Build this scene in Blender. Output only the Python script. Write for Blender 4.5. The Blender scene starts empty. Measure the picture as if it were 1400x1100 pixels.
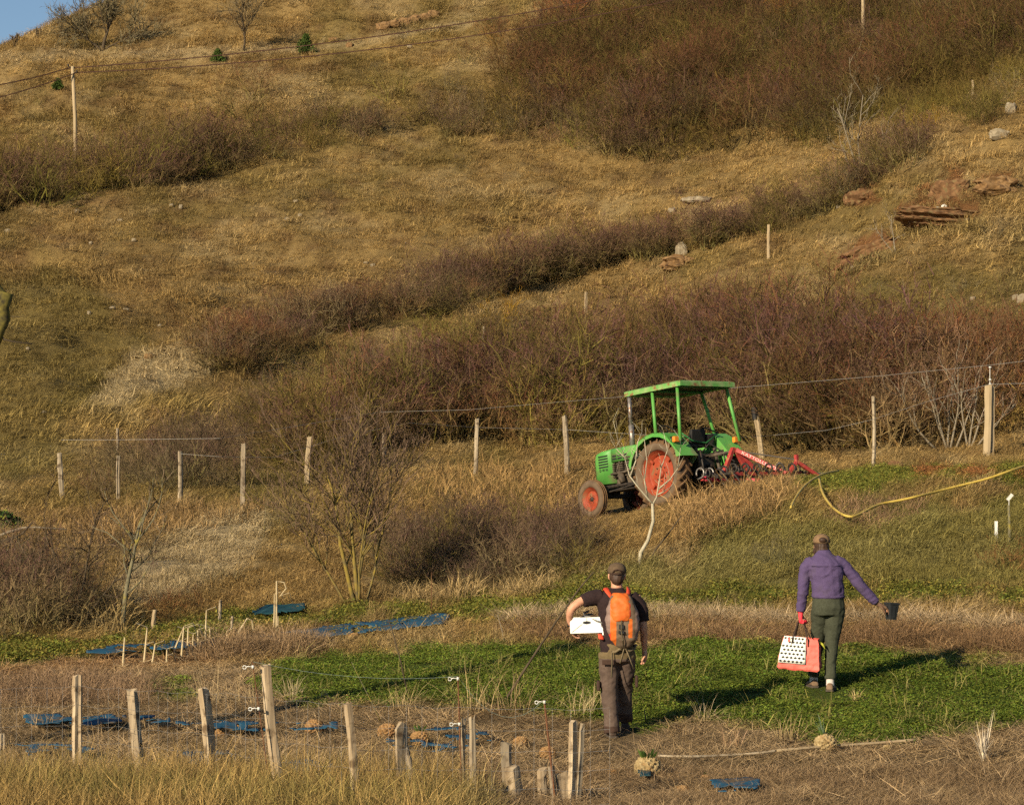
import bpy, bmesh, math, random
import numpy as np
from mathutils import Vector, Matrix

SC = bpy.context.scene
COL = SC.collection
RNG = np.random.default_rng(7)
random.seed(7)
F = 3305.0            # focal length in photo pixels (1400 px wide frame)
HY = 640.0            # photo row of the horizon

# ------------------------------------------------------------------ camera, light, exposure
cam_d = bpy.data.cameras.new('camera')
cam = bpy.data.objects.new('camera', cam_d); COL.objects.link(cam)
cam_d.sensor_width = 36.0
cam_d.lens = F / 1400 * 36
cam_d.shift_y = (HY - 550) / 1400
cam_d.clip_start = 0.1; cam_d.clip_end = 3000
cam.rotation_euler = (math.radians(90), 0, 0)
SC.camera = cam

SUN_EL = math.radians(23.0)
SHADOW_AZ = math.radians(37.0)        # shadows fall away from the camera, this far to the right of straight ahead
sun_dir = Vector((-math.sin(SHADOW_AZ) * math.cos(SUN_EL), -math.cos(SHADOW_AZ) * math.cos(SUN_EL), math.sin(SUN_EL)))  # towards the sun
sd = bpy.data.lights.new('sun', 'SUN'); sd.energy = 5.0; sd.angle = math.radians(0.53); sd.color = (1.0, 0.855, 0.63)
sun = bpy.data.objects.new('sun', sd); COL.objects.link(sun)
sun.rotation_euler = sun_dir.to_track_quat('Z', 'Y').to_euler()
W = bpy.data.worlds.new("World"); SC.world = W; W.use_nodes = True
wn = W.node_tree.nodes; wl = W.node_tree.links
wn.clear()
sky = wn.new('ShaderNodeTexSky'); sky.sky_type = 'NISHITA'; sky.sun_disc = False
sky.sun_elevation = SUN_EL
sky.sun_rotation = math.atan2(sun_dir.x, sun_dir.y)
sky.altitude = 300; sky.air_density = 1.0; sky.dust_density = 0.1; sky.ozone_density = 2.6
bg = wn.new('ShaderNodeBackground'); bg.inputs[1].default_value = 0.062
wo = wn.new('ShaderNodeOutputWorld')
wl.new(sky.outputs[0], bg.inputs[0]); wl.new(bg.outputs[0], wo.inputs[0])
SC.view_settings.view_transform = 'Standard'
SC.view_settings.look = 'None'
SC.view_settings.gamma = 1.0
SC.view_settings.use_curve_mapping = False
SC.view_settings.exposure = 0.58
SC.render.engine = 'CYCLES'
SC.cycles.max_bounces = 3; SC.cycles.diffuse_bounces = 1; SC.cycles.transparent_max_bounces = 4
SC.cycles.use_denoising = False
SC.cycles.use_adaptive_sampling = True; SC.cycles.adaptive_threshold = 0.04
SC.render.film_transparent = False

# ------------------------------------------------------------------ noise
def _h(ix, iy, s):
    n = (ix.astype(np.int64) * 374761393 + iy.astype(np.int64) * 668265263 + s * 2147483647) & 0xffffffff
    n = ((n ^ (n >> 13)) * 1274126177) & 0xffffffff
    return ((n ^ (n >> 16)) & 0xffff) / 65535.0
def vnoise(x, y, s=0):
    x = np.asarray(x, float); y = np.asarray(y, float)
    ix = np.floor(x); iy = np.floor(y); fx = x - ix; fy = y - iy
    fx = fx * fx * (3 - 2 * fx); fy = fy * fy * (3 - 2 * fy)
    a = _h(ix, iy, s); b = _h(ix + 1, iy, s); c = _h(ix, iy + 1, s); d = _h(ix + 1, iy + 1, s)
    return (a * (1 - fx) + b * fx) * (1 - fy) + (c * (1 - fx) + d * fx) * fy
def fbm(x, y, s=0, o=4):
    t = 0; a = 0.5; n = 0
    for i in range(o):
        t = t + a * vnoise(x, y, s + i * 17); n += a; a *= 0.5; x = x * 2.03 + 11.3; y = y * 2.03 + 5.7
    return t / n                       # 0..1
def sstep(a, b, x):
    t = np.clip((x - a) / (b - a), 0, 1); return t * t * (3 - 2 * t)

# ------------------------------------------------------------------ terrain: heights along sight lines, a true height field
PXC = np.array([-400, 0, 200, 400, 600, 800, 900, 1000, 1100, 1200, 1400, 1800], float)
TAB = [
 (1.5, [4165] * 12), (4, [2127] * 12), (8, [1507] * 12), (14, [1207] * 12),
 (18, [1095, 1097, 1097, 1100, 1108, 1115, 1117, 1118, 1120, 1120, 1122, 1125]),
 (20, [1068, 1070, 1070, 1074, 1080, 1086, 1086, 1086, 1086, 1086, 1086, 1086]),
 (22, [1040, 1040, 1040, 1042, 1046, 1048, 1046, 1044, 1042, 1040, 1036, 1034]),
 (24.4, [1004, 1004, 1004, 1006, 1008, 1008, 1005, 1000, 995, 988, 980, 975]),
 (26.4, [970, 970, 970, 968, 965, 960, 955, 950, 946, 943, 938, 935]),
 (28, [945, 945, 945, 942, 938, 926, 920, 915, 913, 912, 908, 905]),
 (30, [918, 918, 918, 916, 908, 892, 885, 880, 880, 880, 880, 880]),
 (32, [896, 896, 896, 893, 886, 869, 863, 860, 859, 858, 855, 855]),
 (34, [878, 878, 878, 874, 865, 846, 840, 835, 830, 825, 823, 820]),
 (36, [862, 862, 862, 855, 845, 822, 811, 800, 792, 785, 780, 775]),
 (38, [846, 845, 845, 836, 828, 796, 780, 765, 755, 746, 738, 735]),
 (40, [828, 825, 822, 812, 808, 768, 748, 730, 718, 708, 698, 690]),
 (43, [795, 788, 780, 775, 775, 738, 716, 692, 680, 668, 655, 640]),
 (46, [765, 755, 745, 738, 742, 722, 700, 678, 664, 655, 645, 620]),
 (48, [748, 735, 720, 712, 722, 714, 697, 680, 661, 650, 640, 610]),
 (50, [732, 718, 703, 690, 698, 708, 694, 680, 662, 648, 636, 600]),
 (52, [718, 706, 690, 675, 678, 707, 693, 682, 662, 644, 631, 592]),
 (55, [702, 690, 676, 660, 660, 684, 678, 668, 655, 636, 618, 575]),
 (58, [688, 673, 664, 652, 650, 652, 655, 650, 640, 628, 590, 545]),
 (62, [665, 650, 643, 636, 634, 636, 638, 632, 620, 605, 548, 500]),
 (70, [605, 585, 580, 585, 585, 590, 585, 570, 545, 520, 465, 410]),
 (80, [545, 520, 520, 525, 525, 525, 515, 495, 460, 430, 370, 320]),
 (95, [465, 440, 440, 448, 450, 450, 435, 405, 365, 320, 240, 200]),
 (110, [405, 380, 378, 383, 385, 385, 370, 340, 300, 250, 150, 120]),
 (135, [325, 300, 298, 300, 300, 295, 280, 260, 225, 180, 90, 60]),
 (165, [260, 235, 225, 215, 205, 190, 175, 150, 125, 95, 40, 20]),
 (185, [215, 170, 160, 150, 138, 120, 105, 85, 65, 40, 0, -20]),
 (205, [190, 100, 90, 80, 68, 50, 40, 25, 10, -5, -40, -60]),
 (225, [184, 72, 30, 8, -5, -20, -30, -45, -60, -75, -100, -110]),
 (240, [192, 61, -10, -50, -80, -100, -110, -125, -140, -150, -160, -170]),
 (262, [235, 108, 38, -15, -50, -70, -85, -95, -110, -120, -130, -140]),
 (320, [300, 200, 140, 90, 70, 60, 50, 40, 30, 20, 10, 0]),
 (600, [480, 430, 400, 380, 370, 370, 370, 370, 370, 370, 370, 370]),
]
def pchip(x, y, q):
    h = np.diff(x); d = np.diff(y) / h
    m = np.zeros_like(y)
    for i in range(1, len(x) - 1):
        if d[i - 1] * d[i] > 0:
            w1 = 2 * h[i] + h[i - 1]; w2 = h[i] + 2 * h[i - 1]
            m[i] = (w1 + w2) / (w1 / d[i - 1] + w2 / d[i])
    m[0] = d[0]; m[-1] = d[-1]
    k = np.clip(np.searchsorted(x, q) - 1, 0, len(x) - 2)
    t = (q - x[k]) / h[k]; t = np.clip(t, 0, 1)
    return ((1 + 2 * t) * (1 - t) ** 2) * y[k] + t * (1 - t) ** 2 * h[k] * m[k] + t * t * (3 - 2 * t) * y[k + 1] + t * t * (t - 1) * h[k] * m[k + 1]
LD = np.log(np.array([r[0] for r in TAB])); TZ = np.array([r[1] for r in TAB], float)
NL, NP = 700, 561
LQ = np.linspace(LD[0], LD[-1], NL); PQ = np.linspace(-400, 1800, NP)
_t1 = np.stack([pchip(LD, TZ[:, j], LQ) for j in range(len(PXC))], 1)
TF = np.stack([pchip(PXC, _t1[i], PQ) for i in range(NL)], 0)
def base_py(px, D):
    u = np.clip((np.asarray(px, float) - PQ[0]) / (PQ[1] - PQ[0]), 0, NP - 1.001)
    v = np.clip((np.log(D) - LQ[0]) / (LQ[1] - LQ[0]), 0, NL - 1.001)
    i = u.astype(int); j = v.astype(int); fu = u - i; fv = v - j
    return (TF[j, i] * (1 - fu) + TF[j, i + 1] * fu) * (1 - fv) + (TF[j + 1, i] * (1 - fu) + TF[j + 1, i + 1] * fu) * fv
def lumps(X, Y):
    hill = sstep(55, 90, Y); bank = sstep(31, 40, Y) * (1 - sstep(85, 120, Y))
    n1 = fbm(X / 9, Y / 9, 3, 3) - 0.5
    n2 = fbm(X / 2.3, Y / 3.2, 9, 3) - 0.5
    n3 = fbm(X / 0.7, Y / 0.7, 21, 2) - 0.5
    terr = np.sin((Y + 5 * fbm(X / 25, Y / 30, 31, 2) + 0.12 * X) * 2 * math.pi / 4.2)      # little sheep terraces along the slope
    tm = sstep(.45, .65, fbm(X / 18, Y / 12, 44, 2))
    near = 1 - sstep(28, 34, Y)
    n4 = fbm(X / 4.5 + .3 * Y / 4.5, Y / 4.5, 77, 3) - .5
    return hill * (1.8 * n1 + .9 * n2 + 1.3 * n4 + .25 * n3 + .13 * terr * tm) + bank * (1 - hill) * (.45 * n2 + .12 * n3) + near * (.07 * n2 + .05 * n3)
def gz(X, Y):
    X = np.asarray(X, float); Y = np.asarray(Y, float)
    px = X / Y * F + 700
    return (HY - base_py(px, Y)) / F * Y + lumps(X, Y)
def gzs(x, y): return float(gz(np.array([x]), np.array([y]))[0])
_DS = np.exp(np.linspace(math.log(15), math.log(300), 2600))
def hit(px, py):
    """ground point seen at photo pixel px,py"""
    rb = base_py(np.full_like(_DS, px), _DS)
    w = np.nonzero(rb <= py + 70)[0]; k0 = w[0] if len(w) else len(_DS) - 2
    w = np.nonzero(rb <= py - 70)[0]; k1 = (w[0] if len(w) else len(_DS)) 
    DS = _DS[max(k0 - 2, 0):max(k1 + 2, k0 + 4)]
    X = (px - 700) / F * DS
    z = gz(X, DS); row = HY - z / DS * F
    k = np.nonzero(row <= py)[0]
    k = k[0] if len(k) else len(DS) - 1
    if k > 0 and row[k] != row[k - 1]:
        t = (row[k - 1] - py) / (row[k - 1] - row[k]); t = min(max(t, 0), 1)
        D = DS[k - 1] + t * (DS[k] - DS[k - 1])
    else: D = DS[k]
    x = (px - 700) / F * D
    return Vector((x, D, gzs(x, D)))
def at(px, py, D): return Vector(((px - 700) / F * D, D, (HY - py) / F * D))
def normal_at(x, y, e=0.3):
    return Vector((-(gzs(x + e, y) - gzs(x - e, y)) / (2 * e), -(gzs(x, y + e) - gzs(x, y - e)) / (2 * e), 1)).normalized()

# ------------------------------------------------------------------ ground cover zones
def polyd(px, py, poly):
    """signed distance in pixels, positive inside"""
    P = np.asarray(poly, float); x = np.asarray(px, float); y = np.asarray(py, float)
    d = np.full(x.shape, 1e9); inside = np.zeros(x.shape, bool)
    n = len(P)
    for i in range(n):
        a = P[i]; b = P[(i + 1) % n]; e = b - a
        t = np.clip(((x - a[0]) * e[0] + (y - a[1]) * e[1]) / max(e @ e, 1e-9), 0, 1)
        d = np.minimum(d, np.hypot(x - a[0] - t * e[0], y - a[1] - t * e[1]))
        c = ((a[1] > y) != (b[1] > y)) & (x < (b[0] - a[0]) * (y - a[1]) / ((b[1] - a[1]) if b[1] != a[1] else 1e-9) + a[0])
        inside ^= c
    return np.where(inside, d, -d)
Z_CROP = [(375, 912), (430, 898), (560, 886), (650, 880), (740, 882), (860, 884), (960, 872), (1060, 882), (1200, 888), (1290, 900), (1420, 912), (1800, 915), (1800, 985),
          (1400, 990), (1330, 1000), (1210, 1012), (1130, 1014), (1060, 1002), (990, 988), (930, 990), (880, 1000), (800, 985), (740, 972), (640, 962), (540, 968), (430, 962), (380, 955), (350, 935)]
Z_CROP2 = [(205, 935), (240, 925), (270, 933), (262, 955), (225, 960), (200, 950)]
Z_VERGE = [(-500, 868), (0, 872), (150, 872), (240, 850), (400, 835), (480, 826), (560, 826), (700, 815), (800, 790), (900, 812), (1050, 800), (1200, 795), (1420, 812), (1900, 812),
           (1900, 838), (1400, 828), (1050, 832), (880, 845), (700, 868), (600, 856), (380, 868), (200, 890), (0, 905), (-500, 905)]
Z_TERR = [(1080, 652), (1200, 640), (1420, 640), (1900, 640), (1900, 690), (1400, 668), (1280, 660), (1190, 680), (1110, 672)]
Z_SOIL = [(-500, 900), (0, 897), (130, 893), (200, 888), (300, 885), (300, 905), (200, 915), (0, 925), (-500, 930)]
Z_PALE = [[(165, 800), (190, 750), (260, 720), (330, 700), (400, 705), (330, 770), (260, 820), (180, 830)],
          [(180, 490), (260, 480), (300, 505), (230, 540), (160, 560), (130, 550)],
          [(-100, 82), (60, 68), (200, 66), (430, 62), (640, 28), (640, 36), (430, 74), (200, 80), (60, 82), (-100, 100)],
          [(700, 795), (900, 755), (1120, 745), (1400, 740), (1400, 770), (1000, 790), (760, 815)]]
Z_BANKG = [(700, 800), (900, 760), (1000, 720), (1100, 700), (1250, 690), (1420, 670), (1900, 660), (1900, 815), (1400, 812), (1100, 810), (850, 835), (700, 850)]
Z_RED = [[(1222, 285), (1250, 272), (1262, 258), (1310, 230), (1325, 236), (1312, 262), (1345, 272), (1330, 300), (1300, 313), (1250, 308)],
         [(1150, 350), (1175, 325), (1215, 315), (1228, 330), (1200, 348), (1165, 370)],
         [(1155, 262), (1180, 246), (1205, 250), (1200, 275), (1170, 285)],
         [(1335, 240), (1385, 232), (1390, 246), (1350, 258)],
         [(1250, 640), (1420, 648), (1420, 656), (1240, 650)]]
Z_OLIVE = [[(-100, 330), (120, 380), (200, 460), (150, 560), (60, 640), (-100, 700)],
           [(1160, 380), (1250, 340), (1400, 330), (1500, 480), (1300, 470), (1180, 440)],
           [(620, 650), (680, 640), (700, 680), (560, 690)], [(290, 640), (420, 660), (460, 730), (330, 720)]]
Z_STRIP = [(-500, 965), (100, 962), (400, 965), (700, 975), (860, 998), (1000, 995), (1120, 1016), (1250, 1014), (1400, 994), (1900, 990), (1900, 1200), (800, 1200), (600, 1065), (450, 1045), (200, 1030), (-500, 1030)]
C_ = dict(straw=(.33, .235, .105), gold=(.236, .154, .056), olive=(.125, .10, .026), crop=(.082, .112, .016), verge=(.115, .118, .022), pale=(.38, .29, .155),
          mulch=(.245, .168, .085), soil=(.24, .125, .045), red=(.19, .09, .033), fore=(.22, .145, .052), brown=(.15, .088, .036))
C_ = {k: np.array(v) for k, v in C_.items()}
def soft(px, py, poly, w, s):
    j = (fbm(px / (w * 2.2), py / (w * 1.3), s, 3) - .5) * w * 3.0
    return sstep(-w * .5, w * .5, polyd(px, py, poly) + j)
def zone(px, py):
    """weights of the ground covers and the resulting albedo"""
    px = np.asarray(px, float); py = np.asarray(py, float)
    n = fbm(px / 120, py / 70, 5, 4); n2 = fbm(px / 28, py / 12, 6, 3); n3 = fbm(px / 9, py / 5, 8, 2)
    c = C_['gold'][None, :] * (0.68 + 0.7 * n2[:, None]) * (0.85 + .3 * n3[:, None]) * (.8 + .5 * fbm(px / 70, py / 45, 25, 3))[:, None]
    def mix(c, col, w): return c * (1 - w[:, None]) + col[None, :] * (.8 + .4 * n3[:, None]) * w[:, None]
    c = mix(c, C_['olive'], sstep(.46, .72, n) * .45 * (py < 700))
    c = mix(c, C_['straw'], sstep(.5, .8, fbm(px / 50, py / 22, 15, 3)) * .75)
    c = mix(c, C_['brown'], sstep(.56, .8, fbm(px / 30, py / 12, 18, 3)) * .7)
    for i, z in enumerate(Z_OLIVE): c = mix(c, C_['olive'], soft(px, py, z, 40, 50 + i) * .6)
    for i, z in enumerate(Z_PALE): c = mix(c, C_['pale'], soft(px, py, z, [22, 18, 5, 16][i], 70 + i) * [.95, .75, .5, .3][i])
    c = mix(c, np.array([.165, .155, .040]), soft(px, py, Z_BANKG, 30, 88) * .7)
    c = mix(c, C_['mulch'], sstep(895, 925, py))
    w = {}
    w['soil'] = soft(px, py, Z_SOIL, 8, 81); c = mix(c, C_['soil'], w['soil'])
    w['verge'] = soft(px, py, Z_VERGE, 12, 82) * sstep(.25, .5, fbm(px / 40, py / 12, 83, 3)); c = mix(c, C_['verge'], w['verge'])
    w['terr'] = soft(px, py, Z_TERR, 8, 84); c = mix(c, C_['verge'] * 1.05, w['terr'])
    w['crop'] = np.maximum(soft(px, py, Z_CROP, 10, 85), soft(px, py, Z_CROP2, 8, 86)); c = mix(c, C_['crop'], w['crop'])
    w['strip'] = soft(px, py, Z_STRIP, 10, 87) * (1 - w['crop']); c = mix(c, C_['mulch'] * .8, w['strip'])
    lf = sstep(1066, 1092, py + (n3 - .5) * 30) * (1 - sstep(590, 690, px)); w['fore'] = lf; c = mix(c, C_['fore'], lf)
    r = np.zeros_like(px)
    for i, z in enumerate(Z_RED): r = np.maximum(r, soft(px, py, z, 7, 90 + i))
    w['red'] = r; c = mix(c, C_['red'], r)
    return c, w

Z_SHEETS = [[(300, 884), (400, 872), (480, 862), (600, 847), (614, 849), (602, 862), (500, 872), (430, 882), (310, 890)], [(20, 992), (70, 988), (100, 990), (102, 1002), (60, 1003), (20, 1000)],
 [(110, 992), (160, 990), (230, 991), (232, 999), (170, 1003), (112, 1002)], [(240, 998), (300, 998), (380, 1000), (460, 998), (460, 1010), (370, 1012), (260, 1006)], [(528, 1018), (560, 1014), (600, 1008), (660, 1012), (680, 1022), (620, 1040), (560, 1036), (528, 1028)],
 [(20, 1032), (55, 1030), (90, 1034), (130, 1036), (130, 1048), (70, 1046), (20, 1044)], [(250, 1042), (310, 1040), (320, 1052), (260, 1056)], [(395, 1055), (440, 1052), (470, 1062), (440, 1070), (398, 1066)], [(970, 1082), (1010, 1080), (1038, 1084), (1030, 1094), (980, 1098)], [(100, 898), (160, 893), (240, 888), (300, 884), (300, 889), (180, 899), (100, 902)]]
FEET = [(843, 1010, 36, 24), (857, 1002, 30, 18), (1134, 946, 30, 12), (1118, 938, 26, 10)]
def at_feet(px, row):
    m = np.zeros(len(px), bool)
    for x, y, a, b in FEET: m |= ((px - x) / a) ** 2 + ((row - y - 5) / b) ** 2 < 1
    return m
def on_sheet(px, row):
    m = np.zeros(len(px), bool)
    for z in Z_SHEETS: m |= polyd(px, row, z) > -3
    return m

# ------------------------------------------------------------------ materials
MATS = {}
def new_mat(name):
    m = bpy.data.materials.new(name); m.use_nodes = True
    nt = m.node_tree; b = nt.nodes['Principled BSDF']
    return m, nt, b
def noise_mat(name, c1, c2, scale=8.0, rough=.75, bump=.25, metal=0.0, detail=6, stretch=(1, 1, 1), c3=None, c3scale=None, spec=.3, lo=.35, hi=.65):
    """two (or three) colours mixed by object space noise, with a fine bump"""
    if name in MATS: return MATS[name]
    m, nt, b = new_mat(name); N = nt.nodes.new; L = nt.links.new
    tc = N('ShaderNodeTexCoord'); mp = N('ShaderNodeMapping'); mp.inputs['Scale'].default_value = stretch
    L(tc.outputs['Object'], mp.inputs[0])
    nz = N('ShaderNodeTexNoise'); nz.inputs['Scale'].default_value = scale; nz.inputs['Detail'].default_value = detail
    L(mp.outputs[0], nz.inputs['Vector'])
    mr = N('ShaderNodeMapRange'); mr.inputs['From Min'].default_value = lo; mr.inputs['From Max'].default_value = hi
    L(nz.outputs['Fac'], mr.inputs[0])
    mx = N('ShaderNodeMix'); mx.data_type = 'RGBA'; mx.inputs[6].default_value = (*c1, 1); mx.inputs[7].default_value = (*c2, 1)
    L(mr.outputs[0], mx.inputs[0]); out = mx.outputs[2]
    if c3 is not None:
        n2 = N('ShaderNodeTexNoise'); n2.inputs['Scale'].default_value = c3scale or scale * .3; n2.inputs['Detail'].default_value = 8
        L(tc.outputs['Object'], n2.inputs['Vector'])
        m2 = N('ShaderNodeMapRange'); m2.inputs['From Min'].default_value = .54; m2.inputs['From Max'].default_value = .66
        L(n2.outputs['Fac'], m2.inputs[0])
        x2 = N('ShaderNodeMix'); x2.data_type = 'RGBA'; x2.inputs[7].default_value = (*c3, 1)
        L(out, x2.inputs[6]); L(m2.outputs[0], x2.inputs[0]); out = x2.outputs[2]
    L(out, b.inputs['Base Color'])
    b.inputs['Roughness'].default_value = rough; b.inputs['Metallic'].default_value = metal
    b.inputs['Specular IOR Level'].default_value = spec
    if bump:
        bp = N('ShaderNodeBump'); bp.inputs['Strength'].default_value = bump; bp.inputs['Distance'].default_value = .01
        L(nz.outputs['Fac'], bp.inputs['Height']); L(bp.outputs[0], b.inputs['Normal'])
    MATS[name] = m
    return m
def attr_mat(name, geo='bc', inst='tint', rough=.85, transl=.0, spec=.15):
    """plant matter: colour of the piece times the tint its plant carries"""
    m, nt, b = new_mat(name); N = nt.nodes.new; L = nt.links.new
    a = N('ShaderNodeAttribute'); a.attribute_name = geo; a.attribute_type = 'GEOMETRY'
    out = a.outputs['Color']
    if inst:
        t = N('ShaderNodeAttribute'); t.attribute_name = inst; t.attribute_type = 'INSTANCER'
        mx = N('ShaderNodeMix'); mx.data_type = 'RGBA'; mx.blend_type = 'MULTIPLY'; mx.inputs[0].default_value = 1
        L(out, mx.inputs[6]); L(t.outputs['Color'], mx.inputs[7]); out = mx.outputs[2]
    L(out, b.inputs['Base Color'])
    b.inputs['Roughness'].default_value = rough; b.inputs['Specular IOR Level'].default_value = spec
    if transl:
        tr = N('ShaderNodeBsdfTranslucent'); ms = N('ShaderNodeMixShader'); ms.inputs[0].default_value = transl
        L(out, tr.inputs[0]); L(b.outputs[0], ms.inputs[1]); L(tr.outputs[0], ms.inputs[2])
        L(ms.outputs[0], nt.nodes['Material Output'].inputs[0])
    MATS[name] = m
    return m
M_BLADE = attr_mat('dry_blades', transl=.2)
M_TWIG = attr_mat('twigs')
M_TWIGSOLO = attr_mat('twigs_of_a_shrub', inst=None)

# ------------------------------------------------------------------ mesh helpers
def mk(name, V, Fc, mat=None, parent=None, smooth=False, col=None, link=True):
    me = bpy.data.meshes.new(name)
    me.from_pydata([tuple(v) for v in V], [], [tuple(f) for f in Fc])
    if col is not None:
        a = me.color_attributes.new('bc', 'FLOAT_COLOR', 'POINT')
        c = np.ones((len(V), 4), np.float32); c[:, :3] = np.asarray(col, np.float32)
        a.data.foreach_set('color', c.ravel())
    if mat is not None:
        for m_ in (mat if isinstance(mat, (list, tuple)) else [mat]): me.materials.append(m_)
    if smooth: me.polygons.foreach_set('use_smooth', [True] * len(me.polygons))
    me.update()
    o = bpy.data.objects.new(name, me)
    if link: COL.objects.link(o)
    if parent is not None: o.parent = parent
    return o
def empty(name, loc=(0, 0, 0), rot=(0, 0, 0)):
    o = bpy.data.objects.new(name, None); COL.objects.link(o); o.location = loc; o.rotation_euler = rot; o.empty_display_size = .1
    return o
def tag(o, label=None, cat=None, group=None, kind=None):
    if label: o['label'] = label
    if cat: o['category'] = cat
    if group: o['group'] = group
    if kind: o['kind'] = kind
    return o
class MB:
    """collects shapes for ONE mesh"""
    def __init__(s): s.v = []; s.f = []; s.c = []; s.mi = []; s.cm = 0
    def add(s, V, Fc, c=None):
        k = len(s.v); s.v += [tuple(v) for v in V]; s.f += [tuple(i + k for i in f) for f in Fc]
        s.c += [c or (1, 1, 1)] * len(V); s.mi += [s.cm] * len(Fc)
    def box(s, cx, cy, cz, sx, sy, sz, M=None, taper=1.0):
        a, b, d = sx / 2, sy / 2, sz / 2; t = taper
        V = [(-a, -b, -d), (a, -b, -d), (a, b, -d), (-a, b, -d), (-a * t, -b * t, d), (a * t, -b * t, d), (a * t, b * t, d), (-a * t, b * t, d)]
        V = [Vector(v) for v in V]
        if M is not None: V = [M @ v for v in V]
        V = [v + Vector((cx, cy, cz)) for v in V]
        s.add(V, [(0, 3, 2, 1), (4, 5, 6, 7), (0, 1, 5, 4), (1, 2, 6, 5), (2, 3, 7, 6), (3, 0, 4, 7)])
    def tube(s, pts, r, n=6, cap=True, c=None, squash=1.0):
        pts = [Vector(p) for p in pts]; m = len(pts)
        if not hasattr(r, '__len__'): r = [r] * m
        V = []; Fc = []; u = None
        for i, p in enumerate(pts):
            t = (pts[min(i + 1, m - 1)] - pts[max(i - 1, 0)])
            t = t.normalized() if t.length > 1e-9 else Vector((0, 0, 1))
            if u is None: u = t.orthogonal().normalized()
            else:
                u = u - t * u.dot(t); u = u.normalized() if u.length > 1e-6 else t.orthogonal().normalized()
            w = t.cross(u)
            for k in range(n):
                a = 2 * math.pi * k / n
                V.append(p + (u * math.cos(a) + w * math.sin(a) * squash) * r[i])
        for i in range(m - 1):
            for k in range(n):
                a = i * n + k; b = i * n + (k + 1) % n
                Fc.append((a, b, b + n, a + n))
        if cap: Fc.append(tuple(range(n - 1, -1, -1))); Fc.append(tuple((m - 1) * n + k for k in range(n)))
        s.add(V, Fc, c)
    def loft(s, secs, cap=True, c=None):
        """secs: list of equal length point rings"""
        n = len(secs[0]); V = [p for q in secs for p in q]; Fc = []
        for i in range(len(secs) - 1):
            for k in range(n):
                a = i * n + k; b = i * n + (k + 1) % n
                Fc.append((a, b, b + n, a + n))
        if cap: Fc.append(tuple(range(n - 1, -1, -1))); Fc.append(tuple((len(secs) - 1) * n + k for k in range(n)))
        s.add(V, Fc, c)
    def lathe(s, prof, n=32, M=None, c=None, close=False):
        """prof: (radius, height along z)"""
        secs = []
        for r, h in prof:
            q = [Vector((r * math.cos(2 * math.pi * k / n), r * math.sin(2 * math.pi * k / n), h)) for k in range(n)]
            if M is not None: q = [M @ v for v in q]
            secs.append(q)
        s.loft(secs, cap=close, c=c)
    def build(s, name, mat=None, parent=None, smooth=False, link=True):
        col = np.array(s.c) if any(c != (1, 1, 1) for c in s.c) else None
        o = mk(name, s.v, s.f, mat, parent, smooth, col, link)
        if any(s.mi): o.data.polygons.foreach_set('material_index', s.mi)
        return o
def bevel(o, w=.01, seg=2, ang=40):
    m = o.modifiers.new('bevel', 'BEVEL'); m.width = w; m.segments = seg; m.limit_method = 'ANGLE'; m.angle_limit = math.radians(ang)
    return o

# ------------------------------------------------------------------ instancing of grass, litter and thickets
def proto_collection(name, objs):
    c = bpy.data.collections.new(name)
    for o in objs: c.objects.link(o)
    return c
def scatter(name, coll, P, rot, scl, idx, tint, label, cat, kind='stuff', group=None):
    n = len(P)
    me = bpy.data.meshes.new(name); me.vertices.add(n); me.vertices.foreach_set('co', np.asarray(P, np.float32).ravel())
    for nm, ty, ar in (('rot', 'FLOAT_VECTOR', rot), ('scl', 'FLOAT_VECTOR', scl)):
        a = me.attributes.new(nm, ty, 'POINT'); a.data.foreach_set('vector', np.asarray(ar, np.float32).ravel())
    a = me.attributes.new('pick', 'INT', 'POINT'); a.data.foreach_set('value', np.asarray(idx, np.int32))
    t4 = np.ones((n, 4), np.float32); t4[:, :3] = tint
    a = me.attributes.new('tint', 'FLOAT_COLOR', 'POINT'); a.data.foreach_set('color', t4.ravel())
    o = bpy.data.objects.new(name, me); COL.objects.link(o)
    ng = bpy.data.node_groups.new(name + '_spread', 'GeometryNodeTree')
    ng.interface.new_socket('Geometry', in_out='INPUT', socket_type='NodeSocketGeometry')
    ng.interface.new_socket('Geometry', in_out='OUTPUT', socket_type='NodeSocketGeometry')
    N = ng.nodes.new; L = ng.links.new
    gi = N('NodeGroupInput'); go = N('NodeGroupOutput'); ip = N('GeometryNodeInstanceOnPoints'); ci = N('GeometryNodeCollectionInfo')
    ci.inputs['Collection'].default_value = coll; ci.inputs['Separate Children'].default_value = True; ci.inputs['Reset Children'].default_value = True
    def na(nm, dt):
        q = N('GeometryNodeInputNamedAttribute'); q.data_type = dt; q.inputs['Name'].default_value = nm; return q.outputs[0]
    L(gi.outputs[0], ip.inputs['Points']); L(ci.outputs[0], ip.inputs['Instance'])
    ip.inputs['Pick Instance'].default_value = True
    L(na('pick', 'INT'), ip.inputs['Instance Index']); L(na('rot', 'FLOAT_VECTOR'), ip.inputs['Rotation']); L(na('scl', 'FLOAT_VECTOR'), ip.inputs['Scale'])
    L(ip.outputs[0], go.inputs[0])
    md = o.modifiers.new('spread', 'NODES'); md.node_group = ng
    tag(o, label, cat, group, kind)
    return o
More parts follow.
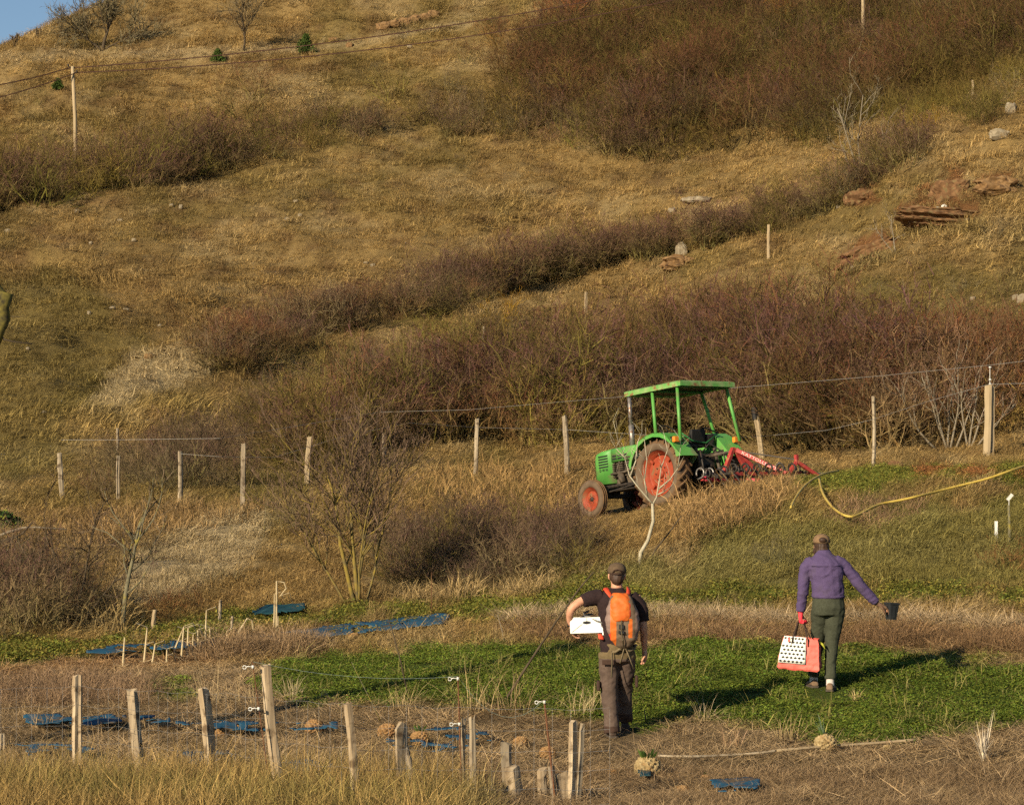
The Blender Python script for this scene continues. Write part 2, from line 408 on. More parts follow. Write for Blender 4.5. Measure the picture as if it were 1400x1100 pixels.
# ------------------------------------------------------------------ the ground sheet
def build_ground():
    pxs = np.concatenate([np.linspace(-3200, -420, 28), np.arange(-400, 1801, 7.0), np.linspace(1820, 4600, 28)])
    lds = np.concatenate([np.linspace(math.log(1.5), math.log(16), 25)[:-1], np.linspace(math.log(16), math.log(262), 470), np.linspace(math.log(262), math.log(600), 25)[1:]])
    PX, LDm = np.meshgrid(pxs, lds); D = np.exp(LDm)
    X = (PX - 700) / F * D; Z = gz(X.ravel(), D.ravel()).reshape(X.shape)
    V = np.stack([X, D, Z], -1).reshape(-1, 3)
    ny, nx = X.shape
    i = np.arange((ny - 1) * (nx - 1)); r = i // (nx - 1); c = i % (nx - 1); a = r * nx + c
    Fq = np.stack([a, a + 1, a + nx + 1, a + nx], 1)
    me = bpy.data.meshes.new('ground')
    me.vertices.add(len(V)); me.vertices.foreach_set('co', V.astype(np.float32).ravel())
    me.loops.add(Fq.size); me.loops.foreach_set('vertex_index', Fq.astype(np.int32).ravel())
    me.polygons.add(len(Fq)); me.polygons.foreach_set('loop_start', np.arange(0, Fq.size, 4, dtype=np.int32))
    me.polygons.foreach_set('loop_total', np.full(len(Fq), 4, np.int32))
    me.update(calc_edges=True); me.validate()
    row = HY - Z / D * F
    row = np.where(D < 16, 1150, row)
    c, w = zone(PX.ravel(), row.ravel())
    a = me.color_attributes.new('bc', 'FLOAT_COLOR', 'POINT')
    c4 = np.ones((len(V), 4), np.float32); c4[:, :3] = c; a.data.foreach_set('color', c4.ravel())
    m, nt, b = new_mat('earth_and_turf'); N = nt.nodes.new; L = nt.links.new
    at_ = N('ShaderNodeAttribute'); at_.attribute_name = 'bc'
    tc = N('ShaderNodeTexCoord')
    nz = N('ShaderNodeTexNoise'); nz.inputs['Scale'].default_value = 3.0; nz.inputs['Detail'].default_value = 12; nz.inputs['Roughness'].default_value = .75
    L(tc.outputs['Object'], nz.inputs['Vector'])
    n2 = N('ShaderNodeTexNoise'); n2.inputs['Scale'].default_value = 17; n2.inputs['Detail'].default_value = 6; n2.inputs['Roughness'].default_value = .7
    L(tc.outputs['Object'], n2.inputs['Vector'])
    mr = N('ShaderNodeMapRange'); mr.inputs[1].default_value = .3; mr.inputs[2].default_value = .7; mr.inputs[3].default_value = .62; mr.inputs[4].default_value = 1.15
    L(nz.outputs['Fac'], mr.inputs[0])
    mx = N('ShaderNodeMix'); mx.data_type = 'RGBA'; mx.blend_type = 'MULTIPLY'; mx.inputs[0].default_value = 1
    L(at_.outputs['Color'], mx.inputs[6]); L(mr.outputs[0], mx.inputs[7])
    L(mx.outputs[2], b.inputs['Base Color']); b.inputs['Roughness'].default_value = .95; b.inputs['Specular IOR Level'].default_value = .1
    bp = N('ShaderNodeBump'); bp.inputs['Strength'].default_value = .9; bp.inputs['Distance'].default_value = .12
    ad = N('ShaderNodeMath'); ad.operation = 'ADD'; L(nz.outputs['Fac'], ad.inputs[0]); L(n2.outputs['Fac'], ad.inputs[1])
    L(ad.outputs[0], bp.inputs['Height']); L(bp.outputs[0], b.inputs['Normal'])
    me.materials.append(m)
    o = bpy.data.objects.new('ground', me); COL.objects.link(o)
    tag(o, 'golden brown hillside rising from a garden terrace', 'ground', kind='structure')
    return o
build_ground()

# ------------------------------------------------------------------ blade tufts
def blades(n, L, Lv, spread, lean, w, curl, rng, flat=0.0, seg=2, jit=.35, cjit=(.05, .03, .0), comb=0.0):
    V = []; Fc = []; C = []
    for i in range(n):
        az = rng.uniform(0, 2 * math.pi); rr = spread * math.sqrt(rng.uniform()); b = np.array([rr * math.cos(az), rr * math.sin(az), -.02])
        az2 = az + rng.normal() * .9
        if comb and rng.uniform() < comb: az2 = rng.normal() * .55
        ln = abs(rng.normal()) * lean + .05; ln = min(ln, 1.45)
        if flat: ln = 1.2 + rng.uniform(-.3, .3)
        l = L * (1 + rng.uniform(-Lv, Lv)); d = np.array([math.cos(az2), math.sin(az2)]); p = b.copy(); side = np.array([-d[1], d[0], 0]) * w * rng.uniform(.6, 1.4) / 2
        tw = rng.uniform(-.8, .8); side = side * math.cos(tw) + np.array([0, 0, w / 2]) * math.sin(tw)
        br = 1 + rng.uniform(-jit, jit); h = rng.uniform(-1, 1)
        col = (br * (1 + h * cjit[0]), br * (1 + h * cjit[1]), br * (1 - h * cjit[0]))
        k = len(V)
        for s in range(seg + 1):
            t = s / seg
            if s < seg: V += [p - side * (1 - .5 * t), p + side * (1 - .5 * t)]; C += [col, col]
            else: V.append(p.copy()); C.append(col)
            a = ln + curl * t * (1 if not flat else .4)
            p = p + np.array([d[0] * math.sin(a), d[1] * math.sin(a), math.cos(a)]) * l / seg
            if p[2] < .005: p[2] = .005
        for s in range(seg - 1): Fc.append((k + 2 * s, k + 2 * s + 1, k + 2 * s + 3, k + 2 * s + 2))
        Fc.append((k + 2 * seg - 2, k + 2 * seg - 1, k + 2 * seg))
    return V, Fc, C
def tuft_protos(name, count, mat, **kw):
    out = []
    for i in range(count):
        rng = np.random.default_rng(100 + i + len(name) * 7)
        V, Fc, C = blades(rng=rng, **kw)
        out.append(mk('%s_%02d' % (name, i), V, Fc, mat, col=C, link=False))
    return proto_collection(name, out)
def leaf_protos(name, count, n, size, R, H, mat, seed):
    out = []
    for i in range(count):
        rng = np.random.default_rng(seed + i); V = []; Fc = []; C = []
        for k in range(n):
            a = rng.uniform(0, 6.28); r = R * math.sqrt(rng.uniform()); z = H * rng.uniform(.15, 1) * (1 - .5 * (r / R) ** 2)
            c = np.array([r * math.cos(a), r * math.sin(a), z]); nrm = Vector((rng.normal() * .6, rng.normal() * .6, 1)).normalized()
            u = nrm.orthogonal().normalized(); w = nrm.cross(u); th = rng.uniform(0, 6.28); u2 = u * math.cos(th) + w * math.sin(th); w2 = nrm.cross(u2)
            s = size * rng.uniform(.6, 1.3); q = len(V)
            u2 = np.array(u2); w2 = np.array(w2)
            V += [c - u2 * s, c + w2 * s * .5, c + u2 * s, c - w2 * s * .5]; Fc.append((q, q + 1, q + 2, q + 3))
            b = rng.uniform(.65, 1.4); C += [(b * rng.uniform(.8, 1.3), b, b * .9)] * 4
        out.append(mk('%s_%02d' % (name, i), V, Fc, mat, col=C, link=False))
    return proto_collection(name, out)
PC_HILL = tuft_protos('hill_tuft', 8, M_BLADE, n=32, L=.34, Lv=.55, spread=.34, lean=1.2, w=.019, curl=1.2, comb=.8, jit=.5)
PC_FINE = tuft_protos('fine_tuft', 8, M_BLADE, n=26, L=.24, Lv=.55, spread=.2, lean=1.1, w=.0095, comb=.7, curl=1.2, jit=.5)
PC_TALL = tuft_protos('tall_tuft', 6, M_BLADE, n=30, L=.30, Lv=.65, spread=.16, lean=.85, w=.0055, curl=.9, jit=.55)
PC_LITTER = tuft_protos('litter', 8, M_BLADE, n=26, L=.30, Lv=.6, spread=.3, lean=.3, w=.008, curl=.35, flat=1.0, jit=.5)
PC_BRUSH = tuft_protos('brush', 6, M_BLADE, n=60, L=.38, Lv=.5, spread=.3, lean=.9, w=.007, curl=1.7, seg=3, jit=.45)
PC_LEAF = leaf_protos('crop_leaf', 6, 62, .0155, .15, .10, M_BLADE, 300)

def spread(n, dmin, dmax, pw, px0=-80, px1=1480, rng=RNG):
    """points on the ground, density per square metre falling as distance**-pw"""
    e = 2 - pw; u = rng.uniform(size=n)
    D = (dmin ** e + u * (dmax ** e - dmin ** e)) ** (1 / e)
    px = rng.uniform(px0, px1, n); X = (px - 700) / F * D; Z = gz(X, D); row = HY - Z / D * F
    return px, row, X, D, Z
def lay(name, coll, sel, X, D, Z, col, np_, smin, smax, label, cat, zs=(.8, 1.2), lean=.25, rng=RNG, dz=0.0, big=None, comb=False):
    n = int(sel.sum()); s = rng.uniform(smin, smax, n)
    if big is not None: s = s * big[sel]
    lx = fbm(X[sel] / 4, D[sel] / 4, 61, 2) - .5; ly = fbm(X[sel] / 4, D[sel] / 4, 62, 2) - .5
    rot = np.stack([lean * 2 * ly + rng.normal(size=n) * .12, lean * 2 * lx + lean * .8 + rng.normal(size=n) * .12, rng.uniform(0, 6.28, n)], 1)
    if comb: rot[:, 2] = -.55 + 2.2 * (fbm(X[sel] / 7, D[sel] / 7, 64, 2) - .5) + rng.normal(size=n) * .45
    # spin first, then lean in world axes: with XYZ euler the z turn comes last, so lean directions follow the spin a little less
    scl = np.stack([s, s, s * rng.uniform(*zs, n)], 1)
    P = np.stack([X[sel], D[sel], Z[sel] + dz], 1)
    t = col[sel] * rng.uniform(.75, 1.3, (n, 1))
    return scatter(name, coll, P, rot, scl, rng.integers(0, np_, n), t, label, cat)

TRX = 3.2
def cover():
    # hill pasture
    px, row, X, D, Z = spread(85000, 52, 246, 1.0)
    c, w = zone(px, row); keep = ((w['red'] < .5) | (RNG.uniform(size=len(px)) < .3)) & (row > -40); tr = np.hypot(X - TRX, D - 52)
    big = (.35 + 1.25 * fbm(X / 3.0, D / 3.0, 71, 3) + .5 * sstep(.55, .75, fbm(X / 9.0, D / 7.0, 171, 3))) * (.62 + .38 * sstep(55, 90, D) + .4 * sstep(90, 200, D)) * (.4 + .6 * sstep(2.5, 5, tr))
    lay('pasture_grass', PC_HILL, keep, X, D, Z, c * 1.25, 8, .55, 1.0, 'tussocky dry grass covering the whole hillside', 'grass', big=big, comb=True)
    # bank between garden and fence
    px, row, X, D, Z = spread(60000, 31, 56, 1.0)
    c, w = zone(px, row); tr = np.hypot(X - TRX, D - 51.5) ; keep = (w['crop'] < .4) & (w['soil'] < .5) & (fbm(X / .8, D / .8, 172, 3) > .36) & ~on_sheet(px, row) & ((RNG.uniform(size=len(px)) < .5) | (w['verge'] < .5))
    lf = (.45 + .75 * fbm(X / 1.6, D / 1.6, 72, 3)) * (1 - .4 * np.maximum(w['verge'], w['terr'])) * (1 - .3 * (1 - sstep(31, 36, D))) * (.45 + .55 * sstep(2.0, 4.0, tr))
    lay('bank_grass', PC_FINE, keep, X, D, Z, c * 1.3, 8, .6, 1.25, 'rough yellow and green grass on the bank below the tractor', 'grass', big=lf, comb=True)
    # crop of low leaves
    px, row, X, D, Z = spread(22000, 23, 33, .5)
    c, w = zone(px, row); keep = (w['crop'] > .25 + .5 * fbm(X / .3, D / .25, 97, 2)) & (fbm(X / .55, D / .5, 98, 3) > .30) & ~at_feet(px, row)
    lay('green_crop', PC_LEAF, keep, X, D, Z, c * (.9 + 1.1 * fbm(X / .8, D / .5, 99, 3)[:, None]) , 6, .45, 1.2, 'low leafy green crop strip the two people walk on', 'crop', lean=.1, zs=(.45, .8))
    k2 = (w['crop'] > .3) & ~at_feet(px, row) & (RNG.uniform(size=len(px)) < .03)
    lay('crop_weeds', PC_FINE, k2, X, D, Z, c * 0 + np.array([.22, .19, .06]), 8, .5, 1.0, 'thin pale grass blades growing through the green crop', 'grass', lean=.1)
    # short green verge
    px, row, X, D, Z = spread(16000, 31, 52, .8)
    c, w = zone(px, row); keep = (w['verge'] > .45) | (w['terr'] > .5)
    lay('verge_grass', PC_LEAF, keep, X, D, Z, c * 1.35, 6, .9, 1.6, 'short green turf along the foot of the bank', 'grass', lean=.1)
    # dead litter on the beds
    px, row, X, D, Z = spread(26000, 17, 34, 1.0)
    c, w = zone(px, row); sheet = c * 0 + C_['mulch']
    keep = (w['crop'] < .5) & (w['verge'] < .5) & (w['fore'] < .8) & (~on_sheet(px, row) | ((RNG.uniform(size=len(px)) < .7) & (row > 930))) & ~at_feet(px, row) & (fbm(X / .5, D / .35, 95, 3) > .38)
    lay('straw_litter', PC_LITTER, keep, X, D, Z, (c * .5 + sheet * .5) * (1.0 + 1.3 * fbm(X / 1.1, D / .7, 101, 3)[:, None]), 8, .35, .85, 'flattened dead stems littering the garden beds', 'straw', lean=.02, zs=(.25, .6))
    px, row, X, D, Z = spread(9000, 15.5, 21.5, .5)
    c, w = zone(px, row); keep = (px > 560) & (row > 1050) & (fbm(X / .6, D / .5, 96, 3) > .42)
    lay('dead_stems', PC_BRUSH, keep, X, D, Z, c * 0 + np.array([.25, .165, .085]), 6, .25, .55, 'low brown dead stems between the right cluster of stakes', 'dead stems', zs=(.4, .9))
    # near rough grass, left
    px, row, X, D, Z = spread(12000, 15.5, 21.5, .5)
    c, w = zone(px, row); keep = (w['fore'] > RNG.uniform(.2, .9, len(px))) & (row > 1060) & ~on_sheet(px, row)
    lay('rough_grass', PC_TALL, keep, X, D, Z, (c * (1.0 + 1.0 * fbm(X / .4, D / .4, 31, 2)[:, None]) * (1 - sstep(.5, .7, fbm(X / .9, D / .7, 34, 2))[:, None] * np.array([.32, .2, .3]))), 6, .35, 1.25, 'tall tan grass growing round the nearest fence posts', 'grass', lean=.2)
cover()
# ------------------------------------------------------------------ shrubs
def shrub_mesh(seed, H=2.2, R=1.5, stems=9, kind='purple', dens=1.0, upright=.0):
    rng = np.random.default_rng(seed)
    V = []; Fc = []; C = []
    pal = dict(purple=((.15, .12, .04), (.122, .056, .052)), olive=((.15, .125, .026), (.12, .085, .024)), red=((.15, .115, .035), (.135, .054, .030)),
               grey=((.15, .12, .055), (.125, .085, .05)))[kind]
    lo, hi = np.array(pal[0]), np.array(pal[1])
    def ribbon(p, q, w0, w1, c):
        d = q - p; n = rng.normal(size=3); s = np.cross(d, n); l = np.linalg.norm(s)
        if l < 1e-9: return
        s = s / l; k = len(V)
        if w1 <= 0:
            V.extend([p - s * w0, p + s * w0, q]); Fc.append((k, k + 1, k + 2)); C.extend([c] * 3)
        else:
            V.extend([p - s * w0, p + s * w0, q + s * w1, q - s * w1]); Fc.append((k, k + 1, k + 2, k + 3)); C.extend([c] * 4)
    def colr(z, lev):
        t = np.clip(z / H * .9 + (lev - 2) * .22 + rng.normal() * .16, 0, 1); b = rng.uniform(.65, 1.4)
        return tuple((lo * (1 - t) + hi * t) * b)
    def grow(p, d, L, w, lev):
        nseg = 4 if lev == 0 else (3 if lev == 1 else 2)
        kids = [0, 0, 0, 0]
        cnt = int(round([8, 6, 5, 0][lev] * dens))
        pts = [p]
        for s in range(nseg):
            d = d + rng.normal(size=3) * (.16 + .06 * lev) + np.array([0, 0, .05]); d = d / np.linalg.norm(d)
            q = p + d * L / nseg
            if q[2] < .03: q[2] = .03
            ribbon(p, q, w * (1 - s / nseg * .6), w * (1 - (s + 1) / nseg * .6) if (lev < 3 and s < nseg) else 0, colr(q[2], lev))
            p = q; pts.append(p)
        if lev < 3:
            for k in range(cnt):
                t = rng.uniform(.25 if lev == 0 else .15, 1.0) * nseg; i = min(int(t), nseg - 1); b = pts[i] + (pts[i + 1] - pts[i]) * (t - i)
                dd = pts[i + 1] - pts[i]; dd = dd / (np.linalg.norm(dd) + 1e-9)
                r = rng.normal(size=3); r = r - dd * (r @ dd); r = r / np.linalg.norm(r)
                ang = rng.uniform(.45, 1.0); nd = dd * math.cos(ang) + r * math.sin(ang); nd[2] += .12 + upright * .3
                nd = nd / np.linalg.norm(nd)
                grow(b, nd, L * [.55, .5, .42][lev] * rng.uniform(.7, 1.2), w * [.5, .5, .6][lev], lev + 1)
    for i in range(stems):
        a = rng.uniform(0, 6.28); r0 = R * .35 * math.sqrt(rng.uniform()); tilt = rng.uniform(.05, 1.0) * (1 - upright * .7)
        d = np.array([math.cos(a) * math.sin(tilt), math.sin(a) * math.sin(tilt), math.cos(tilt)])
        L = H * .85 * (1 - .25 * (tilt / 1.0) ** 2) * rng.uniform(.75, 1.05)
        grow(np.array([r0 * math.cos(a), r0 * math.sin(a), -.1]), d, L, .023, 0)
    return np.array(V), Fc, np.array(C)
def shrub_proto(name, seed, **kw):
    V, Fc, C = shrub_mesh(seed, **kw)
    return mk(name, V, Fc, M_TWIG, col=C, link=False)
_kinds = ['purple'] * 4 + ['olive'] * 3 + ['red'] * 2 + ['grey'] * 2
PROTO = [shrub_proto('shrub_%02d' % i, 500 + i, kind=k, stems=9, dens=.88) for i, k in enumerate(_kinds)]
PC_SHRUB = proto_collection('shrubs', PROTO)

# each band: polygon of the bush feet in the photo, feet count, height in metres, mix of kinds
def inpoly_points(poly, n, rng):
    P = np.array(poly, float); lo = P.min(0); hi = P.max(0); out = []
    while len(out) < n:
        q = rng.uniform(lo, hi, (n * 3, 2)); d = polyd(q[:, 0], q[:, 1], poly); q = q[d > 0]; out += list(q)
    return np.array(out[:n])
def thicket(poly, n, h, mix, label, seed, tintc=(1, 1, 1), hv=.3, name='thicket'):
    rng = np.random.default_rng(seed); q = inpoly_points(poly, n, rng)
    P = []; S = []; I = []; T = []; Rr = []
    groups = dict(purple=[0, 1, 2, 3], olive=[4, 5, 6], red=[7, 8], grey=[9, 10])
    names = list(mix); pr = np.array([mix[k] for k in names]); pr = pr / pr.sum()
    for x, y in q:
        if abs(x - 1181) < 20 and 50 < y < 150: continue
        p = hit(x, y); k = names[rng.choice(len(names), p=pr)]
        ed = float(polyd(np.array([x]), np.array([y]), poly)[0]); P.append(p); s = h / 2.2 * rng.uniform(1 - hv, 1 + hv) * (.72 + .28 * min(ed / 14, 1)); wd = rng.uniform(.9, 1.25)
        S.append((s * wd, s * wd, s)); I.append(rng.choice(groups[k])); Rr.append((rng.normal() * .08, rng.normal() * .08, rng.uniform(0, 6.28)))
        b = rng.uniform(.6, 1.4); T.append(tuple(b * c * rng.uniform(.92, 1.08) for c in tintc))
    return scatter(name, PC_SHRUB, P, Rr, S, I, np.array(T), label, 'thicket')
BANDS = [
 ([(-60, 278), (0, 265), (100, 250), (220, 228), (330, 205), (345, 230), (260, 252), (140, 267), (40, 287), (-60, 302)], 115, 3.1, dict(purple=9, olive=3), 'purple and olive thicket of bare shrubs on the slope behind the left utility pole'),
 ([(340, 190), (420, 175), (520, 160), (590, 150), (600, 172), (500, 200), (400, 215), (345, 222)], 55, 2.0, dict(purple=4, olive=3, grey=2), 'lower grey brown scrub running uphill from the left thicket'),
 ([(600, 190), (640, 160), (740, 140), (830, 120), (900, 210), (860, 225), (740, 195), (640, 195)], 80, 2.6, dict(olive=4, purple=3, grey=2), 'patchy olive scrub at the left edge of the big upper thicket'),
 ([(690, 120), (715, 60), (790, 15), (1000, -10), (1440, -30), (1440, 100), (1330, 130), (1230, 165), (1100, 205), (1000, 215), (900, 225), (820, 190), (740, 160)], 620, 3.1, dict(red=4, olive=3, purple=2), 'huge red brown thicket covering the upper right hillside'),
 ([(545, 425), (620, 402), (700, 385), (800, 358), (900, 342), (1000, 325), (1090, 292), (1170, 262), (1200, 225), (1255, 200), (1230, 240), (1140, 288), (1050, 322), (960, 345), (860, 362), (760, 388), (690, 408), (590, 432)], 190, 2.2, dict(purple=7, olive=2, grey=1), 'long purple thicket climbing diagonally across the middle of the hill'),
 ([(285, 505), (320, 470), (420, 445), (520, 425), (610, 405), (640, 425), (540, 445), (450, 462), (390, 500), (310, 515)], 95, 1.6, dict(red=5, purple=3, grey=2), 'reddish brown scrub on the slope left of centre'),
 ([(320, 570), (400, 530), (500, 495), (600, 475), (700, 450), (740, 460), (660, 490), (560, 515), (450, 560), (400, 605), (340, 610)], 70, 1.0, dict(grey=5, olive=4, purple=1), 'grey olive scrub in the hollow above the long central thicket'),
 ([(400, 655), (440, 605), (520, 568), (640, 550), (760, 535), (850, 530), (860, 600), (800, 612), (720, 612), (640, 606), (560, 605), (450, 655)], 180, 2.1, dict(purple=8, olive=3, red=1), 'long purple brown thicket behind the wire fence left of the tractor'),
 ([(740, 540), (850, 510), (950, 490), (1080, 490), (1190, 500), (1215, 530), (1210, 600), (1150, 625), (1040, 615), (930, 600), (850, 600)], 170, 2.6, dict(purple=6, olive=2, red=2), 'tall dark purple thicket rising behind the tractor'),
 ([(1190, 575), (1240, 545), (1330, 530), (1440, 520), (1440, 560), (1340, 605), (1260, 625), (1190, 625)], 42, 2.0, dict(red=6, grey=3), 'reddish thicket with pale stems behind the right fence post'),
 ([(120, 690), (140, 645), (200, 625), (300, 620), (370, 630), (340, 665), (240, 680)], 40, 1.15, dict(grey=5, purple=3), 'thin grey twiggy scrub behind the left fence posts'),
 ([(530, 795), (560, 740), (640, 725), (760, 730), (810, 752), (800, 785), (740, 805), (640, 812), (560, 810)], 100, .85, dict(purple=7, grey=3, olive=1), 'dense dark purple brush at the foot of the bank behind the man'),
 ([(-60, 820), (-60, 790), (60, 810), (130, 830), (145, 860), (90, 875), (-60, 890)], 40, 1.05, dict(grey=4, purple=4, olive=1), 'dark tangled brush at the left foot of the slope'),
 ([(1180, 150), (1300, 130), (1440, 90), (1440, 130), (1370, 165), (1290, 185), (1200, 190)], 45, 1.5, dict(olive=8, grey=1), 'yellow green scrub along the upper right ridge'),
]
TONE = {3: (.64, .60, .58), 8: (.74, .68, .7), 11: (.8, .76, .82), 9: (1.1, .9, .85)}
for i, b in enumerate(BANDS): thicket(b[0], b[1], b[2], b[3], b[4], 900 + i, TONE.get(i, (.86, .80, .80)), hv=.38)
# ------------------------------------------------------------------ tractor
M_GREEN = noise_mat('green_paint', (.075, .27, .045), (.115, .33, .065), 2.5, rough=.5, bump=.08, c3=(.15, .19, .07), c3scale=3.2, spec=.4)
M_ROOFG = noise_mat('worn_roof_paint', (.10, .30, .06), (.26, .34, .13), 6.0, rough=.6, bump=.1, c3=(.20, .10, .04), c3scale=7)
M_DGREEN = noise_mat('dark_green_paint', (.02, .12, .03), (.03, .16, .04), 4, rough=.5)
M_ORANGE = noise_mat('orange_rim_paint', (.24, .038, .014), (.33, .058, .022), 6, rough=.6, bump=.15, c3=(.20, .10, .045), c3scale=5)
M_TYRE = noise_mat('muddy_rubber', (.10, .055, .024), (.16, .09, .042), 9, rough=.9, bump=.4, c3=(.05, .035, .025), c3scale=4)
M_SIDE = noise_mat('dusty_sidewall', (.10, .066, .04), (.145, .10, .06), 5, rough=.9, bump=.2)
M_BLACK = noise_mat('greasy_black', (.008, .008, .008), (.02, .017, .013), 10, rough=.6, bump=.3)
M_DARKM = noise_mat('dark_metal', (.025, .022, .02), (.06, .045, .032), 12, rough=.55, bump=.3, metal=.3)
M_RUSTG = noise_mat('dirty_cast_metal', (.04, .03, .02), (.12, .09, .06), 14, rough=.7, bump=.4)
M_STEEL = noise_mat('dull_steel', (.20, .18, .16), (.34, .31, .27), 20, rough=.45, bump=.1, metal=.6, c3=(.16, .07, .03), c3scale=12)
M_RED = noise_mat('faded_red_paint', (.30, .028, .026), (.38, .05, .04), 8, rough=.5, bump=.15, c3=(.35, .13, .06), c3scale=14)
M_PINK = noise_mat('pinkish_red_paint', (.62, .02, .07), (.66, .04, .09), 8, rough=.5)
M_AMBER = noise_mat('amber_lens', (.75, .20, .02), (.8, .26, .03), 10, rough=.25, bump=0)
M_WHITE = noise_mat('white_lettering', (.58, .42, .36), (.68, .52, .46), 30, rough=.6, bump=0)
M_INK = noise_mat('black_lettering', (.012, .012, .012), (.02, .02, .02), 30, rough=.6, bump=0)

def text_mesh(name, body, size, mat, parent, M, ext=.001, wx=1.0):
    cu = bpy.data.curves.new(name, 'FONT'); cu.body = body; cu.size = size; cu.extrude = ext; cu.align_x = 'CENTER'; cu.align_y = 'CENTER'; cu.resolution_u = 2
    tmp = bpy.data.objects.new('tmp', cu); COL.objects.link(tmp)
    dg = bpy.context.evaluated_depsgraph_get(); me = bpy.data.meshes.new_from_object(tmp.evaluated_get(dg)); bpy.data.objects.remove(tmp)
    me.transform(Matrix.Diagonal((wx, 1, 1, 1))); me.transform(M); me.name = name; me.materials.clear(); me.materials.append(mat)
    o = bpy.data.objects.new(name, me); COL.objects.link(o); o.parent = parent
    return o
def frame_m(origin, xdir, ydir):
    x = Vector(xdir).normalized(); y = Vector(ydir); y = (y - x * y.dot(x)).normalized(); z = x.cross(y)
    M = Matrix((x, y, z)).transposed().to_4x4(); M.translation = Vector(origin); return M

YAW = math.radians(130); PITCH = 0.118
TR0 = Vector(((944.7 - 700) / F * 51, 51, -.80))
def tractor():
    T = empty('tractor', TR0, (0, PITCH, YAW))
    tag(T, 'green tractor with a flat sun roof and orange rims, nose pointing down to the left', 'tractor')
    def b(name, mb, mat, smooth=False, parent=T, bev=None):
        o = mb.build(name, mat, parent, smooth)
        if bev: bevel(o, bev)
        return o
    # wheels ------------------------------------------------------
    def wheel(cx, cy, R, wid, rr, side, name, lugs):
        h = wid / 2
        prof = [(rr, -h * .62), (rr + .02, -h * .8), (rr + (R - rr) * .35, -h * 1.0), (rr + (R - rr) * .7, -h * 1.0), (R - .035, -h * .86), (R - .008, -h * .6), (R, 0),
                (R - .008, h * .6), (R - .035, h * .86), (rr + (R - rr) * .7, h * 1.0), (rr + (R - rr) * .35, h * 1.0), (rr + .02, h * .8), (rr, h * .62)]
        m = MB(); m.lathe(prof, 48)
        # local z of the lathe becomes the axle; outward for this side
        W_ = m.build(name, M_SIDE, T, True)
        W_.location = (cx, cy, R); W_.rotation_euler = (-math.pi / 2 * side, 0, 0)
        m = MB()
        m.lathe([(rr + .022, h * .86), (rr + .024, h * .78), (rr - .006, h * .66), (rr - .012, h * .45), (rr - .05, h * .38), (rr - .06, -h * .05), (rr - .075, -h * .1), (rr * .48, h * .12), (rr * .42, h * .16), (rr * .30, h * .18), (.001, h * .2)], 48)
        rm = m.build('rim', M_ORANGE, W_, True)
        m = MB(); m.lathe([(.001, h * .5), (rr * .16, h * .48), (rr * .2, h * .35), (rr * .22, h * .12)], 16); m.build('hub', M_ORANGE if lugs else M_DARKM, W_, True)
        for k in range(8 if lugs else 6):
            a = 2 * math.pi * k / (8 if lugs else 6); q = MB(); r0 = rr * .34
            q.tube([(r0 * math.cos(a), r0 * math.sin(a), h * .1), (r0 * math.cos(a), r0 * math.sin(a), h * .3)], .014 if lugs else .01, 6); q.build('bolt', M_DARKM, W_)
        if lugs:
            for k in range(4):
                a = 2 * math.pi * (k + .5) / 4; q = MB(); q.box(0, 0, 0, .10, .05, .09, Matrix.Rotation(a, 3, 'Z')); o = q.build('rim_bracket', M_ORANGE, W_); o.location = ((rr - .10) * math.cos(a), (rr - .10) * math.sin(a), h * .05); bevel(o, .008)
            q = MB()
            # one bar of the tread: runs from the shoulder at a slant towards the middle
            secs = []
            for t in (0, .33, .66, 1):
                yy = h * (1.0 - t * 1.02); ang = t * .26; r1 = R - .04 - .012 * (1 - t) ** 2 * 3; r2 = R + .030 - .02 * (1 - t) ** 3
                dw = .028 / R
                secs.append([Vector((r * math.cos(ang + s * dw), r * math.sin(ang + s * dw), yy)) for r, s in ((r1, -1), (r1, 1), (r2, .7), (r2, -.7))])
            q.loft(secs); lug = q.build('tread_bar', M_TYRE, W_)
            q = MB(); secs2 = [[Vector((v.x, v.y, -v.z)) for v in s][::-1] for s in secs]; q.loft(secs2); lug2 = q.build('tread_bar', M_TYRE, W_)
            n = 22
            for k in range(1, n):
                for src in (lug, lug2):
                    c = src.copy(); COL.objects.link(c); c.parent = W_; c.rotation_euler = (0, 0, 2 * math.pi * (k + (.5 if src is lug2 else 0)) / n)
            lug2.rotation_euler = (0, 0, math.pi / n)
            W_.data.materials.append(M_TYRE)
            W_.data.polygons.foreach_set('material_index', [1 if 3 <= (i // 48) <= 8 else 0 for i in range(len(W_.data.polygons))])
        else:
            for k in (-.5, 0, .5):
                q = MB(); q.lathe([(R - .012, h * k - .012), (R + .012, h * k - .009), (R + .012, h * k + .009), (R - .012, h * k + .012)], 40); q.build('tread_rib', M_TYRE, W_, True)
        return W_
    wheel(0, .74, .70, .38, .47, 1, 'rear_wheel', True); wheel(0, -.74, .70, .38, .47, -1, 'rear_wheel', True)
    fl = wheel(2.33, .66, .41, .20, .25, 1, 'front_wheel', False); wheel(2.33, -.66, .41, .20, .25, -1, 'front_wheel', False)
    # chassis -----------------------------------------------------
    m = MB(); m.box(-.05, 0, .72, .75, .46, .52); m.box(.75, 0, .74, 1.0, .36, .44); m.tube([(0, -.62, .70), (0, .62, .70)], .13, 12); m.box(1.35, 0, .75, .5, .34, .4)
    b('transmission', m, M_BLACK, bev=.03)
    m = MB(); m.box(1.95, 0, .80, 1.1, .34, .44); m.box(1.9, 0, 1.12, .95, .30, .24)
    b('engine_block', m, M_RUSTG, bev=.03)
